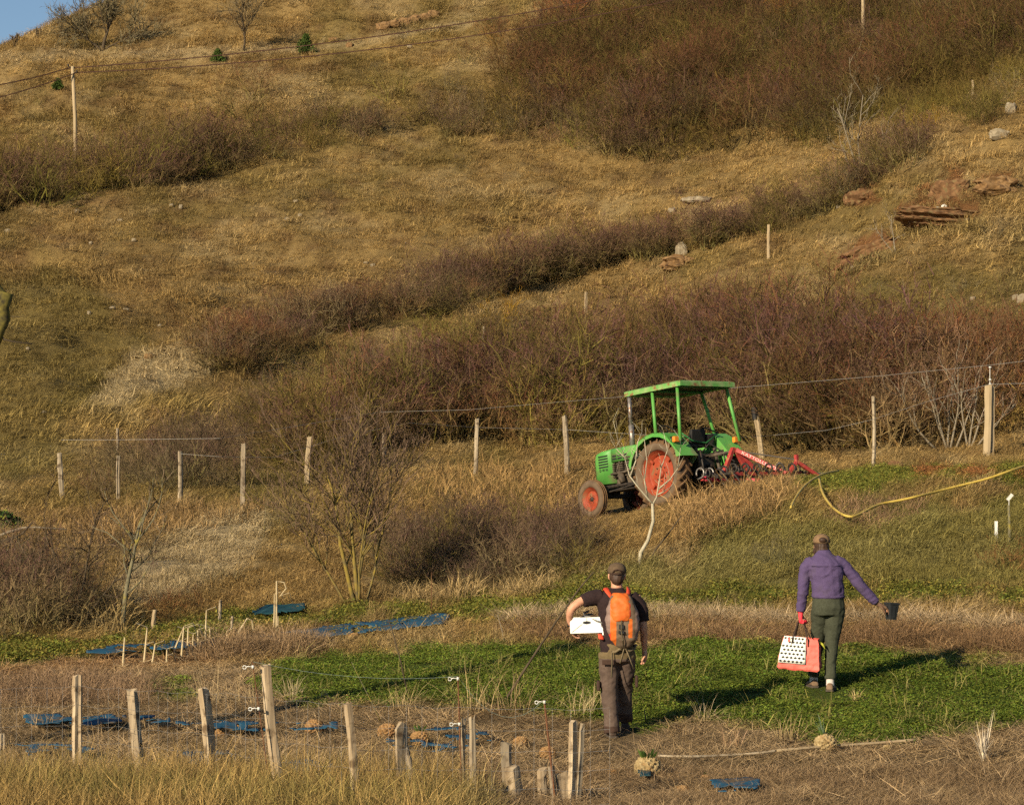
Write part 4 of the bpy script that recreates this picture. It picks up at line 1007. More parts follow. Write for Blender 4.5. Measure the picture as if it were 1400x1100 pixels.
    m = MB(); m.tube([(-.045, -.072, 1.662), (-.03, -.092, 1.69), (.005, -.098, 1.70), (.04, -.092, 1.69), (.055, -.072, 1.662)], .006, 6); m.tube([(-.06, -.066, 1.656), (.005, -.090, 1.653), (.07, -.066, 1.656)], .008, 6); m.build('cap_strap', M_DKB, cp, True)
    m = MB(); m.lathe([(.036, -.012), (.038, 0), (.036, .012)], 14, Matrix.Translation((-.457, .03, 1.13))); m.box(-.492, .02, 1.13, .012, .03, .03); m.build('wrist_watch', M_INK, P, True)
    # backpack -----------------------------------------------------------------
    K = empty('backpack', B); tag(K, 'small orange and taupe backpack worn on the back of the man', 'backpack')
    def bsec(z, cx, rx, y0, ry): return [Vector((cx + rx * math.copysign(abs(math.cos(a)) ** .75, math.cos(a)), y0 + ry * math.copysign(abs(math.sin(a)) ** .75, math.sin(a)), z)) for a in np.linspace(0, 2 * math.pi, 20, endpoint=False)]
    S = [(.905, .07, .035, -.165, .03), (.935, .065, .085, -.175, .055), (1.0, .06, .135, -.19, .08), (1.10, .055, .165, -.20, .095), (1.20, .05, .172, -.20, .10), (1.30, .045, .155, -.20, .10), (1.38, .04, .125, -.195, .09), (1.44, .035, .10, -.185, .07), (1.455, .035, .06, -.18, .045)]
    m = MB(); m.loft([bsec(*s) for s in S]); fused('bag_body', m, [M_PT, M_PG, M_PO, M_PR], K, .010, 2, cloth_wr(.010, 18, 12, 12),
        colfn=lambda ce: np.where((abs(ce[:, 0] - .05) > .118) & (ce[:, 2] < 1.06) & (ce[:, 0] < .05), 3, np.where((abs(ce[:, 0] - .05 + .0) > .125), 1, np.where((ce[:, 0] < -.015) & (ce[:, 2] < 1.36) , 2, np.where((ce[:, 0] > .11) & (ce[:, 0] < .145) & (ce[:, 2] < 1.22) & (ce[:, 2] > 1.02), 2, 0)))))
    m = MB(); F_ = [(1.19, .035, .085, -.262, .05), (1.24, .035, .105, -.258, .062), (1.34, .035, .108, -.235, .075), (1.42, .032, .098, -.20, .085), (1.465, .03, .075, -.175, .06)]
    m.loft([bsec(*s) for s in F_]); lid = fused('lid', m, [M_PO, M_PR], K, .009, 2, cloth_wr(.010, 20, 16, 15), colfn=lambda ce: np.where(ce[:, 0] > .115, 1, 0))
    m = MB(); m.box(.035, -.31, 1.135, .05, .02, .045); m.box(.035, -.305, 1.08, .06, .018, .03); o = m.build('buckle', M_INK, K); bevel(o, .004)
    m = MB(); m.tube([(.035, -.325, 1.2), (.035, -.318, 1.1), (.05, -.30, 1.0), (.06, -.23, .92)], .011, 5, squash=.4); m.build('front_strap', M_STRAP, K)
    for s, e in ((-1, -.155), (1, .205)):
        m = MB(); m.tube([(.035 + s * .07, -.14, 1.40), (.01 + s * .105, -.11, 1.475), (.005 + s * .115, -.03, 1.505), (.005 + s * .125, .08, 1.46), (s * .14, .135, 1.30), (s * .17, .10, 1.10), (s * .16, -.12, 1.0)], .028, 8, squash=.35); m.build('shoulder_strap', M_PR, K, True)
    m = MB(); m.tube([(.06, -.19, .93), (.02, -.17, .90), (-.02, -.155, .87), (-.05, -.15, .875)], .013, 6); m.tube([(.06, -.19, .93), (.12, -.16, .88), (.17, -.13, .90), (.19, -.10, .94)], .013, 6); m.tube([(.07, -.18, .92), (.05, -.17, .83), (.03, -.165, .76)], .012, 5, squash=.4); m.tube([(.09, -.17, .90), (.13, -.165, .80), (.17, -.14, .70)], .010, 5, squash=.4); m.build('waist_strap', M_STRAP, K, True)
    # box under the arm --------------------------------------------------------
    X_ = empty('carton', B + Vector((-.285, .16, 1.045)), (math.radians(-3), math.radians(-2), math.radians(-4))); tag(X_, 'white open carton held under the left arm of the man', 'box')
    w, d, h, t = .335, .42, .158, .006
    m = MB(); m.box(0, -d / 2, h / 2, w, t, h); m.box(0, d / 2, h / 2, w, t, h); m.box(-w / 2, 0, h / 2, t, d - t * 2.2, h - .004); m.box(w / 2, 0, h / 2, t, d - t * 2.2, h - .004); m.box(0, 0, .004, w - .01, d - .01, .006); m.box(w / 2 - .004, -d / 2 - .006, .02, .022, .008, .09)
    m.build('carton_walls', M_BOXW, X_)
    m = MB(); q = [(.042 * math.cos(a), .015 * math.sin(a)) for a in np.linspace(0, 2 * math.pi, 16, endpoint=False)]
    m.loft([[Vector((x - .0, -d / 2 - t / 2 - .001, .105 + z)) for x, z in q], [Vector((x - .0, -d / 2 - t / 2 - .003, .105 + z)) for x, z in q]]); m.build('hand_hole', M_INK, X_)
    m = MB(); m.tube([(-w / 2 + .015, -d / 2 - .0045, .012), (-.045, -d / 2 - .0045, .092)], .0022, 4); m.tube([(.0, -d / 2 - .0045, .12), (.0, -d / 2 - .0045, .155)], .0022, 4); m.build('fold_line', M_INK, X_)
    m = MB(); ellipsoid(m, (.02, .0, .12), (.11, .15, .075)); ellipsoid(m, (-.08, .02, .10), (.06, .12, .05)); o = fused('bundle', m, noise_mat('brown_sacking', (.10, .06, .03), (.16, .10, .05), 20, rough=.95, bump=.4), None, .012, 1, cloth_wr(.02, 14, 14, 33)); o.location = X_.location; o.rotation_euler = X_.rotation_euler
    tag(o, 'crumpled brown bundle lying in the white carton', 'bundle')
    m = MB(); m.tube([(-.02, -.19, .17), (.03, -.20, .165), (.10, -.215, .12), (.16, -.222, .10), (.19, -.20, .09)], .012, 6, squash=.35); m.tube([(-.02, -.19, .17), (-.03, -.16, .20), (.02, -.1, .22)], .012, 6, squash=.35); s_ = m.build('webbing_strap', noise_mat('grey_webbing', (.12, .12, .12), (.17, .16, .15), 40), None, True); s_.location = X_.location; s_.rotation_euler = X_.rotation_euler
    tag(s_, 'grey strap hanging over the near edge of the white carton', 'strap')
man()

def woman():
    g = hit(1127, 944); B = Vector((g.x, g.y, g.z))
    P = empty('person', B); tag(P, 'woman walking away in purple fleece and grey trousers, red glove, one arm held out', 'person')
    hx, hy, hz = -.012, .14, 1.58
    m = MB(); ellipsoid(m, (hx, hy, hz), (.074, .095, .112)); ellipsoid(m, (hx, hy + .05, hz - .05), (.052, .06, .065)); ellipsoid(m, (hx, hy + .115, hz - .03), (.014, .02, .022), 8, 6)
    for s in (1, -1): ellipsoid(m, (hx + s * .075, hy, hz - .01), (.013, .022, .03), 8, 6)
    limb(m, [(0, .03, 1.38), (0, .06, 1.46), (hx, .10, 1.54)], [.07, .055, .05])
    torso(m, [(.05, 0, .88, .13, .10), (.05, 0, 1.0, .13, .095), (.03, .0, 1.15, .13, .095), (.015, .0, 1.3, .145, .10), (.005, .02, 1.4, .13, .085), (0, .04, 1.46, .08, .06)])
    LA = [(-.155, .03, 1.395), (-.21, .03, 1.25), (-.222, .02, 1.12), (-.238, .05, .98), (-.250, .07, .87)]; limb(m, LA, [.045, .042, .038, .032, .025])
    hand(m, (-.250, .07, .855), (.02, .0, -1), (.9, -.2, 0), .95, .95, side=-1)
    RA = [(.165, .03, 1.405), (.30, .03, 1.28), (.39, .03, 1.17), (.50, .06, 1.05), (.59, .08, .955)]; limb(m, RA, [.045, .042, .038, .032, .025])
    hand(m, (.595, .083, .95), (.9, .05, -.42), (-.2, .1, -.9), .95, .45, side=-1)
    LL = [(-.03, .02, .92), (-.045, .20, .50), (-.085, .26, .10)]; RL = [(.12, .0, .92), (.075, .05, .50), (.062, .0, .10)]
    for L_ in (LL, RL): limb(m, L_, [.085, .052, .04])
    fused('body', m, M_SKIN, P, .0075, 2)
    m = MB(); torso(m, [(.045, .0, 1.02, .172, .13), (.045, .0, 1.06, .178, .135), (.035, -.005, 1.16, .172, .13), (.02, -.012, 1.28, .185, .132), (.008, -.005, 1.38, .19, .122), (.003, .015, 1.44, .165, .10), (.0, .045, 1.50, .095, .075), (-.003, .07, 1.545, .072, .06)])
    limb(m, [(-.12, .02, 1.40), (-.19, .025, 1.35), (-.222, .025, 1.22), (-.232, .02, 1.10), (-.243, .045, .98), (-.252, .065, .87)], [.085, .075, .066, .062, .058, .05])
    limb(m, [(.12, .02, 1.41), (.20, .025, 1.37), (.30, .03, 1.275), (.39, .03, 1.165), (.49, .055, 1.055), (.575, .075, .965)], [.08, .075, .066, .060, .054, .046])
    fl = fused('fleece_pullover', m, M_FLEECE, P, .010, 2, cloth_wr(.013, 16, 8, 41))
    m = MB(); m.tube([(-.165, -.095, 1.375), (-.08, -.128, 1.37), (.0, -.137, 1.37), (.09, -.128, 1.37), (.175, -.092, 1.378)], .004, 5); m.build('yoke_seam', M_FLEECE, fl, True)
    m = MB(); torso(m, [(.045, .0, 1.018, .180, .138), (.045, .0, 1.045, .183, .140)]); m.build('hem_band', M_FLEECE, fl, True)
    m = MB(); torso(m, [(.045, .01, .83, .165, .13), (.045, .0, .92, .185, .145), (.045, .0, 1.0, .172, .13), (.045, .0, 1.06, .16, .12)])
    limb(m, [(-.035, .02, .90), (-.040, .12, .70), (-.05, .20, .50), (-.072, .23, .32), (-.088, .26, .14)], [.104, .090, .074, .066, .064])
    limb(m, [(.125, .0, .90), (.108, .03, .70), (.088, .05, .50), (.072, .02, .32), (.064, -.02, .13)], [.108, .092, .074, .066, .064])
    fused('trousers', m, M_GREYT, P, .011, 2, cloth_wr(.011, 12, 5, 55))
    m = MB(); ellipsoid(m, (hx, hy - .01, hz - .005), (.088, .10, .095)); ellipsoid(m, (hx, hy - .055, hz - .055), (.082, .062, .068)); ellipsoid(m, (hx, hy - .07, hz - .09), (.07, .045, .045)); ellipsoid(m, (hx + .07, hy - .02, hz - .07), (.03, .04, .045)); ellipsoid(m, (hx - .07, hy - .02, hz - .06), (.03, .04, .045))
    fused('hair', m, M_HAIR, P, .008, 1, lambda co: .007 * (fbm(co[:, 0] * 60. + 9, co[:, 2] * 25. + 9, 3, 2) - .5) * 2)
    m = MB(); m.loft([ering((hx, hy, hz + .035), .096, .112), ering((hx, hy + .005, hz + .07), .094, .11), ering((hx, hy + .01, hz + .105), .078, .092), ering((hx, hy + .015, hz + .128), .045, .055), ering((hx, hy + .015, hz + .135), .012, .015)])
    cp = m.build('cap', noise_mat('tan_cap_cloth', (.17, .10, .05), (.21, .13, .065), 40, rough=.9), P, True)
    m = MB(); ellipsoid(m, (hx - .0, hy - .095, hz + .068), (.042, .028, .034)); m.build('cap_opening', M_HAIR, cp, True)
    m = MB(); m.box(hx, hy + .16, hz + .035, .14, .11, .008, Matrix.Rotation(-.35, 3, 'X')); m.build('cap_brim', cp.data.materials[0], cp)
    # gloves
    m = MB(); hand(m, (-.250, .07, .857), (.02, .0, -1), (.9, -.2, 0), 1.18, .95, side=-1); limb(m, [(-.249, .068, .93), (-.250, .07, .85)], [.042, .034]); fused('red_glove', m, M_RGLOVE, P, .0065, 1)
    m = MB(); hand(m, (.597, .083, .948), (.9, .05, -.42), (-.2, .1, -.9), 1.12, .45, side=-1); limb(m, [(.56, .078, .98), (.60, .083, .945)], [.034, .030]); fused('brown_glove', m, M_BGLOVE, P, .0065, 1)
    gl = gzs(B.x - .085, B.y + .25) - B.z; gr = gzs(B.x + .062, B.y) - B.z
    for x, y, z in ((-.085, .255, gl), (.062, -.02, gr)):
        m = MB(); limb(m, [(x, y, z + .06), (x, y, z + .11), (x, y, z + .19)], [.046, .044, .048]); m.build('sock', M_SOCK, P, True)
    shoe('hiking_shoe', P, -.085, .255, gl, .15, .25, M_HIKE, M_SOLE, hgt=.10); shoe('hiking_shoe', P, .062, -.02, gr, -.25, .25, M_HIKE, M_SOLE, hgt=.10)
    # bag ----------------------------------------------------------------------
    G = empty('shopping_bag', B + Vector((-.27, .02, .235)), (math.radians(2), math.radians(4), math.radians(-14))); tag(G, 'coral shopping bag with black and white patterned front in the red gloved hand', 'bag')
    w, d, h = .45, .24, .35
    def bs(z, f, g_): return [Vector((x * w / 2 * f, y * d / 2 * g_, z)) for x, y in ((-1, -1), (0, -1.04), (1, -1), (1, 0), (1, 1), (0, 1.04), (-1, 1), (-1, 0))]
    m = MB(); m.loft([bs(0, .92, .9), bs(.02, 1.0, 1.0), bs(.12, 1.0, 1.0), bs(.24, .93, .9), bs(h, .82, .62)], cap=False); m.add(bs(0, .92, .9), [(7, 6, 5, 4, 3, 2, 1, 0)]); m.add(bs(.25, .9, .85), [(0, 1, 2, 3, 4, 5, 6, 7)])
    o = m.build('bag_shell', M_CORAL, G); q = o.modifiers.new('s', 'SUBSURF'); q.subdivision_type = 'SIMPLE'; q.levels = q.render_levels = 3
    tx = bpy.data.textures.new('creases', 'CLOUDS'); tx.noise_scale = .09; dm = o.modifiers.new('d', 'DISPLACE'); dm.texture = tx; dm.strength = .035; dm.mid_level = .5
    # front panel: follows the front face, 6 mm proud
    def fp(u, v, out=0.0):
        z = .075 + v * (h - .060); 
        zz = [0, .02, .12, .24, h, .5]; ff = [.92, 1, 1, .93, .82, .7]; gg = [.9, 1, 1, .9, .62, .4]
        return Vector((np.interp(z, zz, ff) * w / 2 * ((u * .66 + .01) * 2 - 1) * .99, -np.interp(z, zz, gg) * d / 2 * 1.03 - .020 - out, z))
    m = MB(); nu, nv = 8, 8; V = [fp(i / nu, j / nv) for j in range(nv + 1) for i in range(nu + 1)]
    m.add(V, [(j * (nu + 1) + i, j * (nu + 1) + i + 1, (j + 1) * (nu + 1) + i + 1, (j + 1) * (nu + 1) + i) for j in range(nv) for i in range(nu)]); pn = m.build('front_panel', M_PANEL, G, True); so = pn.modifiers.new('t', 'SOLIDIFY'); so.thickness = .008; so.offset = -1
    m = MB()
    for j in range(7):
        for i in range(6):
            u0 = (i + .5 + (.5 if j % 2 else 0)) / 6.5; v0 = (j + .5) / 7
            if u0 > .97: continue
            if u0 < .27 and u0 > .1 and .7 < v0 < .9: continue
            a, b_ = .072, .050
            m.add([fp(u0 - a, v0, .0015), fp(u0 - a * .1, v0 - b_, .0015), fp(u0 + a, v0 - b_ * .1, .0015), fp(u0 + a * .1, v0 + b_, .0015)], [(0, 1, 2, 3)])
    o = m.build('black_rhombus_print', M_INK, pn); o['kind'] = 'stuff'
    m = MB(); m.add([fp(.20, .80, .003), fp(.30, .80, .003), fp(.31, .92, .003), fp(.21, .93, .003)], [(0, 1, 2, 3)]); m.build('patch', M_CORAL, pn)
    top = Vector((.03, .0, .50))
    hl = G.matrix_basis.inverted() if False else None
    Mi = Matrix.LocRotScale(G.location, G.rotation_euler, None).inverted(); grip = Mi @ (B + Vector((-.247, .06, .765)))
    for s, yy in ((1, -d / 2 * .75 - .02), (-1, d / 2 * .7)):
        m = MB(); m.tube([(-.085, yy, .27), (-.08, yy, h - .01), grip + Vector((-.03, yy * .15, -.02)), grip + Vector((0, yy * .1, .0)), grip + Vector((.03, yy * .15, -.02)), (.085, yy, h - .01), (.09, yy, .27)], .013, 6, squash=.5); m.build('handle', M_HANDLE, G, True)
    # vegetable sticking out of the bag
    V_ = G.matrix_basis
    Mg = Matrix.LocRotScale(G.location, G.rotation_euler, None)
    m = MB(); m.tube([Mg @ Vector(p) for p in ((.02, .06, .24), (.10, .03, .29), (.18, .0, .315), (.235, -.02, .30), (.27, -.04, .25))], [.02, .028, .024, .014, .003], 8, squash=.6); m.tube([Mg @ Vector(p) for p in ((.02, .02, .24), (.10, -.02, .265), (.18, -.04, .275))], [.02, .022, .01], 8, squash=.5)
    o = m.build('leafy_vegetable', noise_mat('yellow_green_leaf', (.35, .33, .03), (.22, .28, .03), 12, c3=(.7, .65, .45), c3scale=4), None, True); tag(o, 'yellow green leafy vegetable sticking out of the coral bag', 'vegetable')
    # pot ------------------------------------------------------------------------
    O = empty('plant_pot', B + Vector((.745, .10, .775)), (0, math.radians(4), math.radians(24))); tag(O, 'square black plastic plant pot held in the outstretched hand of the woman', 'plant pot')
    def sq(s, z, r=.012):
        q = []
        for cx, cy, a0 in ((1, 1, 0), (-1, 1, 90), (-1, -1, 180), (1, -1, 270)):
            for a in (0, 45, 90): t_ = math.radians(a0 + a); q.append(Vector((cx * (s - r) + r * math.cos(t_), cy * (s - r) + r * math.sin(t_), z)))
        return q
    m = MB(); m.loft([sq(.045, 0), sq(.062, .165), sq(.062, .1651), sq(.067, .166), sq(.068, .187), sq(.064, .187), sq(.060, .165), sq(.042, .006)]); m.build('pot_body', M_POT, O)
    for k in range(4):
        m = MB(); M = Matrix.Rotation(k * math.pi / 2, 4, 'Z'); m.loft([[M @ Vector((x, .050 + .0135 * t - .001, .02 + .13 * t)) for x in (-.012, .012)] + [M @ Vector((x, .054 + .0135 * t, .02 + .13 * t)) for x in (.012, -.012)] for t in (0, 1)]); m.build('rib', M_POT, O)
woman()
# ------------------------------------------------------------------ wood
M_WOOD = noise_mat('weathered_split_wood', (.28, .20, .115), (.50, .39, .25), 16, rough=.9, bump=.6, stretch=(1, 1, .08), c3=(.13, .085, .045), c3scale=11)
M_WOODG = noise_mat('grey_post_wood', (.24, .185, .12), (.40, .32, .21), 14, rough=.9, bump=.6, stretch=(1, 1, .08), c3=(.12, .085, .05), c3scale=9)
M_WOODW = noise_mat('pale_pole_wood', (.30, .22, .125), (.38, .29, .17), 6, rough=.85, bump=.3, stretch=(1, 1, .1))
M_WIRE = noise_mat('galvanised_wire', (.24, .22, .19), (.30, .28, .25), 30, rough=.6, bump=0, metal=.2)
M_RUST = noise_mat('rusty_steel_rod', (.11, .045, .02), (.18, .08, .035), 40, rough=.85, bump=.4)
M_INS = noise_mat('white_insulator', (.55, .53, .47), (.62, .60, .54), 20, rough=.4, bump=0)
M_BARK = noise_mat('grey_green_bark', (.10, .085, .05), (.17, .15, .085), 14, rough=.95, bump=.6, c3=(.24, .19, .035), c3scale=9)
M_BARKP = noise_mat('pale_bark', (.17, .135, .085), (.26, .215, .15), 18, rough=.9, bump=.4)
M_BARKD = noise_mat('dark_bark', (.05, .035, .02), (.09, .065, .038), 14, rough=.95, bump=.6)
M_BARKY = noise_mat('yellow_lichen_bark', (.11, .085, .04), (.24, .17, .03), 7, rough=.95, bump=.6)

def stave(m, b, t, w, seed, n=10, flat=.85, jag=.05, crack=1):
    """a hewn stake from b to t with cracks and a jagged head"""
    rng = np.random.default_rng(seed); b = Vector(b); t = Vector(t); ax = t - b; L_ = ax.length; d = ax.normalized(); u = d.orthogonal().normalized(); v = d.cross(u)
    ang0 = rng.uniform(0, 6); prof = 1 + rng.normal(size=n) * .17; ck = [rng.integers(n) for _ in range(crack)]
    bow = (u * rng.normal() + v * rng.normal()) * .02 * L_
    secs = []; K = 9
    for i in range(K):
        s = i / (K - 1); p = b + ax * s + bow * math.sin(math.pi * s); w_ = w * 1.22 / 2 * (1.04 - .10 * s) * (1 + rng.normal() * .025); q = []
        for k in range(n):
            a = ang0 + 2 * math.pi * k / n; r = w_ * prof[k] * (1 + rng.normal() * .055) * (flat if abs(math.sin(a)) > .7 else 1)
            if k in ck: r *= .62 + .1 * (1 - s)
            z = 0
            if i == K - 1: z = rng.uniform(-jag, jag * .3) * L_ * .5
            q.append(p + u * math.cos(a) * r + v * math.sin(a) * r + d * z)
        secs.append(q)
    m.loft(secs)
def post_at(px, base, top, w, tx=None, sink=.25, name='fence_post', mat=None, label='', cat='fence post', group=None, seed=0, dz=0, lean_y=0, jag=.05, crack=2, shift_top=None):
    g = hit(px, base); s = g.y / F; tx = px if tx is None else tx
    t = Vector((g.x + (tx - px) * s, g.y + lean_y, g.z + (base - top) * s))
    b_ = g - (t - g).normalized() * sink
    m = MB(); stave(m, b_, t, w * s, seed, jag=jag, crack=crack)
    o = m.build(name, mat or M_WOOD, None, False); tag(o, label, cat, group)
    return o, g, t

# near row of split stakes (feet, head, width in photo pixels)
NP_ = [
 (108, 1064, 920, 13, 107, 'straight split stake with a dark groove, leftmost tall stake of the nearest row'),
 (192, 1066, 941, 13, 178, 'stake leaning left, between the leftmost grooved stake and a thick round one'),
 (284, 1082, 939, 14, 276, 'thick round stake left of the tallest leaning stake'),
 (392, 1098, 908, 15, 365, 'tallest stake of the nearest row, leaning to the left'),
 (483, 1112, 959, 12, 475, 'smooth straight stake right of the tallest leaning stake'),
]
for i, (bx, by, ty, w, tx, lab) in enumerate(NP_): post_at(bx, by, ty, w, tx, label=lab, seed=20 + i, crack=[3, 1, 1, 2, 1][i])
def compound(label, staves, seed, name='fence_post'):
    """one stake split into several slivers; staves: (bx, base, tx, top, width)"""
    g0 = hit(staves[0][0], 1098) if staves[0][1] > 1098 else hit(staves[0][0], staves[0][1])
    E = empty(name, g0); tag(E, label, 'fence post'); s = g0.y / F
    for i, (bx, by, tx, ty, w) in enumerate(staves):
        m = MB(); zb = (HY - by) * s - g0.z; b_ = Vector(((bx - 700) * s - g0.x, .02 * i, zb - .2)); t = Vector(((tx - 700) * s - g0.x, .02 * i, (HY - ty) * s - g0.z))
        stave(m, b_, t, w * s, seed + i, n=7, flat=.6, jag=.12, crack=1); m.build('sliver', M_WOODG if i % 2 else M_WOOD, E)
    return E
compound('broken stake with a splintered piece folded down its side', [(558, 1110, 548, 988, 17), (576, 1064, 554, 1018, 10)], 40)
compound('stake split into two upright slivers beside a rusty rod', [(637, 1110, 635, 981, 8), (647, 1110, 646, 979, 8)], 44)
compound('rotten stump with a taller sliver standing behind it', [(708, 1122, 699, 1044, 26), (704, 1098, 691, 1013, 15)], 48)
compound('cleft stake forked at the top, tallest of the right cluster', [(779, 1112, 785, 986, 14), (786, 1100, 796, 990, 8)], 52)
compound('short splintered stake left of the squat pale one', [(747, 1122, 741, 1049, 12), (757, 1120, 752, 1047, 9)], 56)
compound('squat pale stake with a thin sliver, in front of the forked stake', [(770, 1125, 763, 1055, 18), (782, 1120, 775, 1053, 7)], 60)
post_at(2, 1032, 1002, 9, 2, label='short stub of a stake at the left edge of the near beds', seed=70)

# rusty rods with white insulators
def rod_at(bx, by, tx, ty, ins, label, D=None, r=.006):
    g = hit(bx, min(by, 1099)); s = g.y / F
    E = empty('steel_rod', g); tag(E, label, 'fence rod')
    t = Vector(((tx - bx) * s, 0, (by - ty) * s)); m = MB(); m.tube([(-t.x * .2, 0, -.2), t], r, 6); m.build('rod', M_RUST, E)
    for (ix, iy, sd) in ins:
        k = (by - iy) / (by - ty); p = t * k
        m = MB(); m.tube([p + Vector((0, -.012, -.012)), p + Vector((0, -.012, .012))], .010, 8)
        m.tube([p + Vector((0, -.012, 0)), p + Vector((sd * .035, -.012, .004)), p + Vector((sd * .05, -.012, .0))], .0042, 6)
        m.tube([p + Vector((sd * (.062 + .013 * math.cos(a)), -.012, .013 * math.sin(a) - .003)) for a in np.linspace(0, 6.0, 12)], .004, 5); m.build('insulator', M_INS, E, True)
    return E, g + t
r1, r1t = rod_at(632, 1100, 626, 925, [(627, 928, -1), (628, 990, -1)], 'rusty rod with two white insulators behind the twin slivers')
r2, r2t = rod_at(760, 1100, 744, 957, [(744, 960, -1)], 'rusty rod with one white insulator beside the short splintered stake', r=.009)
r3, r3t = rod_at(372, 1100, 345, 905, [(347, 912, -1), (350, 969, -1)], 'thin rusty rod with white insulators left of the tallest leaning stake', r=.004)
def wire(name, pts, r, label, mat=M_WIRE, cat='wire', group=None, n=4):
    m = MB(); m.tube(pts, r, n); o = m.build(name, mat); tag(o, label, cat, group); return o
def sag(a, b, s, k=8): return [Vector(a).lerp(Vector(b), i / k) - Vector((0, 0, s * 4 * (i / k) * (1 - i / k))) for i in range(k + 1)]
wire('wire', sag(r3t, r1t, .06) + sag(r1t, r2t, .22)[1:], .0016, 'thin fence wire strung between the white insulators of the rusty rods', noise_mat('dull_green_wire', (.2, .26, .2), (.25, .3, .25), 10))
# wire netting along the stakes
def netting():
    pts = []; xs = [-60, 108, 192, 284, 392, 483, 556, 640, 705, 780, 860]
    gs = []
    for x in xs:
        by = float(np.interp(x, [-60, 108, 284, 392, 483, 560, 860], [1060, 1064, 1082, 1098, 1110, 1112, 1114])); gs.append(hit(x, min(by, 1110)))
    P_ = []
    for a, b_ in zip(gs[:-1], gs[1:]):
        n = max(2, int((b_ - a).length / .13))
        for k in range(n): P_.append(a.lerp(b_, k / n))
    P_ = [Vector((p.x, p.y - .05, gzs(p.x, p.y))) for p in P_]
    E = empty('wire_netting', P_[0]); tag(E, 'thin wire netting along the nearest row of stakes', 'netting'); o0 = P_[0]
    m = MB()
    for p in P_: m.tube([p - o0, p - o0 + Vector((0, 0, .78))], .0011, 3, cap=False)
    o = m.build('upright_wire', M_WIRE, E); o['kind'] = 'stuff'
    for z in (.06, .18, .32, .46, .62, .78):
        m = MB(); m.tube([p - o0 + Vector((0, .002, z + .01 * math.sin(i * 1.7))) for i, p in enumerate(P_)], .0014, 3); m.build('line_wire', M_WIRE, E)
netting()

# far fence ---------------------------------------------------------------
FAR = [(86, 688, 619, 6, 81, 'leftmost pale post of the far fence'), (163, 690, 622, 5, 162, 'post of the far fence, second from its left end, before grey scrub'),
 (245, 688, 616, 6, 246, 'pale post of the far fence, third from its left end'), (332, 698, 606, 7, 333, 'tall post of the far fence above a pale straw slope'),
 (421, 668, 596, 7, 424, 'pale post seen through the left branches of the lichened tree'), (526, 630, 592, 4, 525, 'short thin stake seen through the crown of the lichened tree'),
 (651, 652, 572, 6, 653, 'grey post halfway between the lichened tree and the tractor'), (775, 648, 567, 7, 772, 'grey knotty post nearest left of the tractor'),
 (1193, 642, 541, 5, 1194, 'brown weathered post against the dark thicket right of the tractor'), (1350, 627, 526, 10, 1353, 'thick pale post with insulators right of the thicket')]
tops = []
for i, (bx, by, ty, w, tx, lab) in enumerate(FAR):
    o, g, t = post_at(bx, by, ty, w, tx, label=lab, seed=90 + i, mat=M_WOODG if i not in (4, 9) else M_WOODW, crack=1); tops.append(t)
g = tops[-1]
for k, dz in ((0, .12), (1, .40), (2, .02)):
    m = MB(); m.tube([g + Vector((0, -.06, dz - .015)), g + Vector((0, -.06, dz + .015))], .03, 8)
    if k == 0: m.tube([g + Vector((0, -.03, -.2)), g + Vector((0, -.03, .42))], .008, 5)
    o = m.build('insulator', M_INS); tag(o, ['white insulator low on the rod above the thick pale post', 'white insulator topmost on the rod above the thick pale post', 'white insulator on the head of the thick pale post'][k], 'insulator')
o, g, t = post_at(1041, 628, 558, 7, 1031, label='split stake with a blackened head right behind the tractor', seed=130, mat=M_WOODW, crack=3)
m = MB(); q = t - (t - g) * .22; m.tube([q, t + (t - g) * .02], .085, 8); o2 = m.build('charred_head', M_BLACK, o)
for bx, by, ty, w, mt, lab in [(375, 618, 578, 3, M_WOODG, 'thin grey stake in the scrub left of the lichened tree'), (801, 434, 399, 3, M_WOODW, 'thin yellow stake on the slope above the tractor'), (662, 480, 446, 3, M_WOODG, 'thin grey stake in the grey olive scrub'),
                          (1051, 353, 307, 3, M_WOODW, 'white marker stake on the slope below the diagonal thicket'), (1330, 130, 110, 3, M_WOODW, 'thin pale stake on the upper right ridge'), (161, 622, 585, 3, M_WOODG, 'thin grey stake above the far fence near its left end'),
                          (1362, 738, 712, 4, M_INS, 'short white stake beside reddish stems near the right edge'), (1379, 745, 690, 3, M_BARK, 'thin grey brown stake under a white tag near the right edge'),
                          (212, 866, 833, 5, M_WOODW, 'white stake right of the small bare tree'), (318, 868, 842, 3, M_WOODG, 'thin green grey stake among the corn stalks'), (302, 856, 820, 3, M_WOODG, 'thin grey stake on the grass behind the corn stalks')]:
    o, g, t = post_at(bx, by, ty, w, label=lab, name='stake', cat='stake', seed=int(bx), mat=mt, crack=0, jag=.01, sink=.15)
    if bx == 1379:
        m = MB(); m.box(t.x + .02, t.y, t.z + .12, .05, .01, .12, Matrix.Rotation(.7, 3, 'Y')); m.tube([t + Vector((0, 0, -.1)), t + Vector((.01, 0, .14))], .006, 5); o_ = m.build('tag', M_INS, o)
def ray_wire(label, pts, r=.0042, name='wire'):
    """pts: (px, py, distance)"""
    wire(name, [at(*p) for p in pts], r, label)
ray_wire('upper wire of the far fence passing behind the tractor roof', [(84, 601, 53), (160, 601, 52), (300, 599, 50), (400, 583, 52), (520, 563, 54), (640, 560, 54), (780, 548, 54.5), (900, 538, 55), (1040, 527, 52), (1200, 514, 49), (1353, 499, 45.5), (1480, 484, 44)])
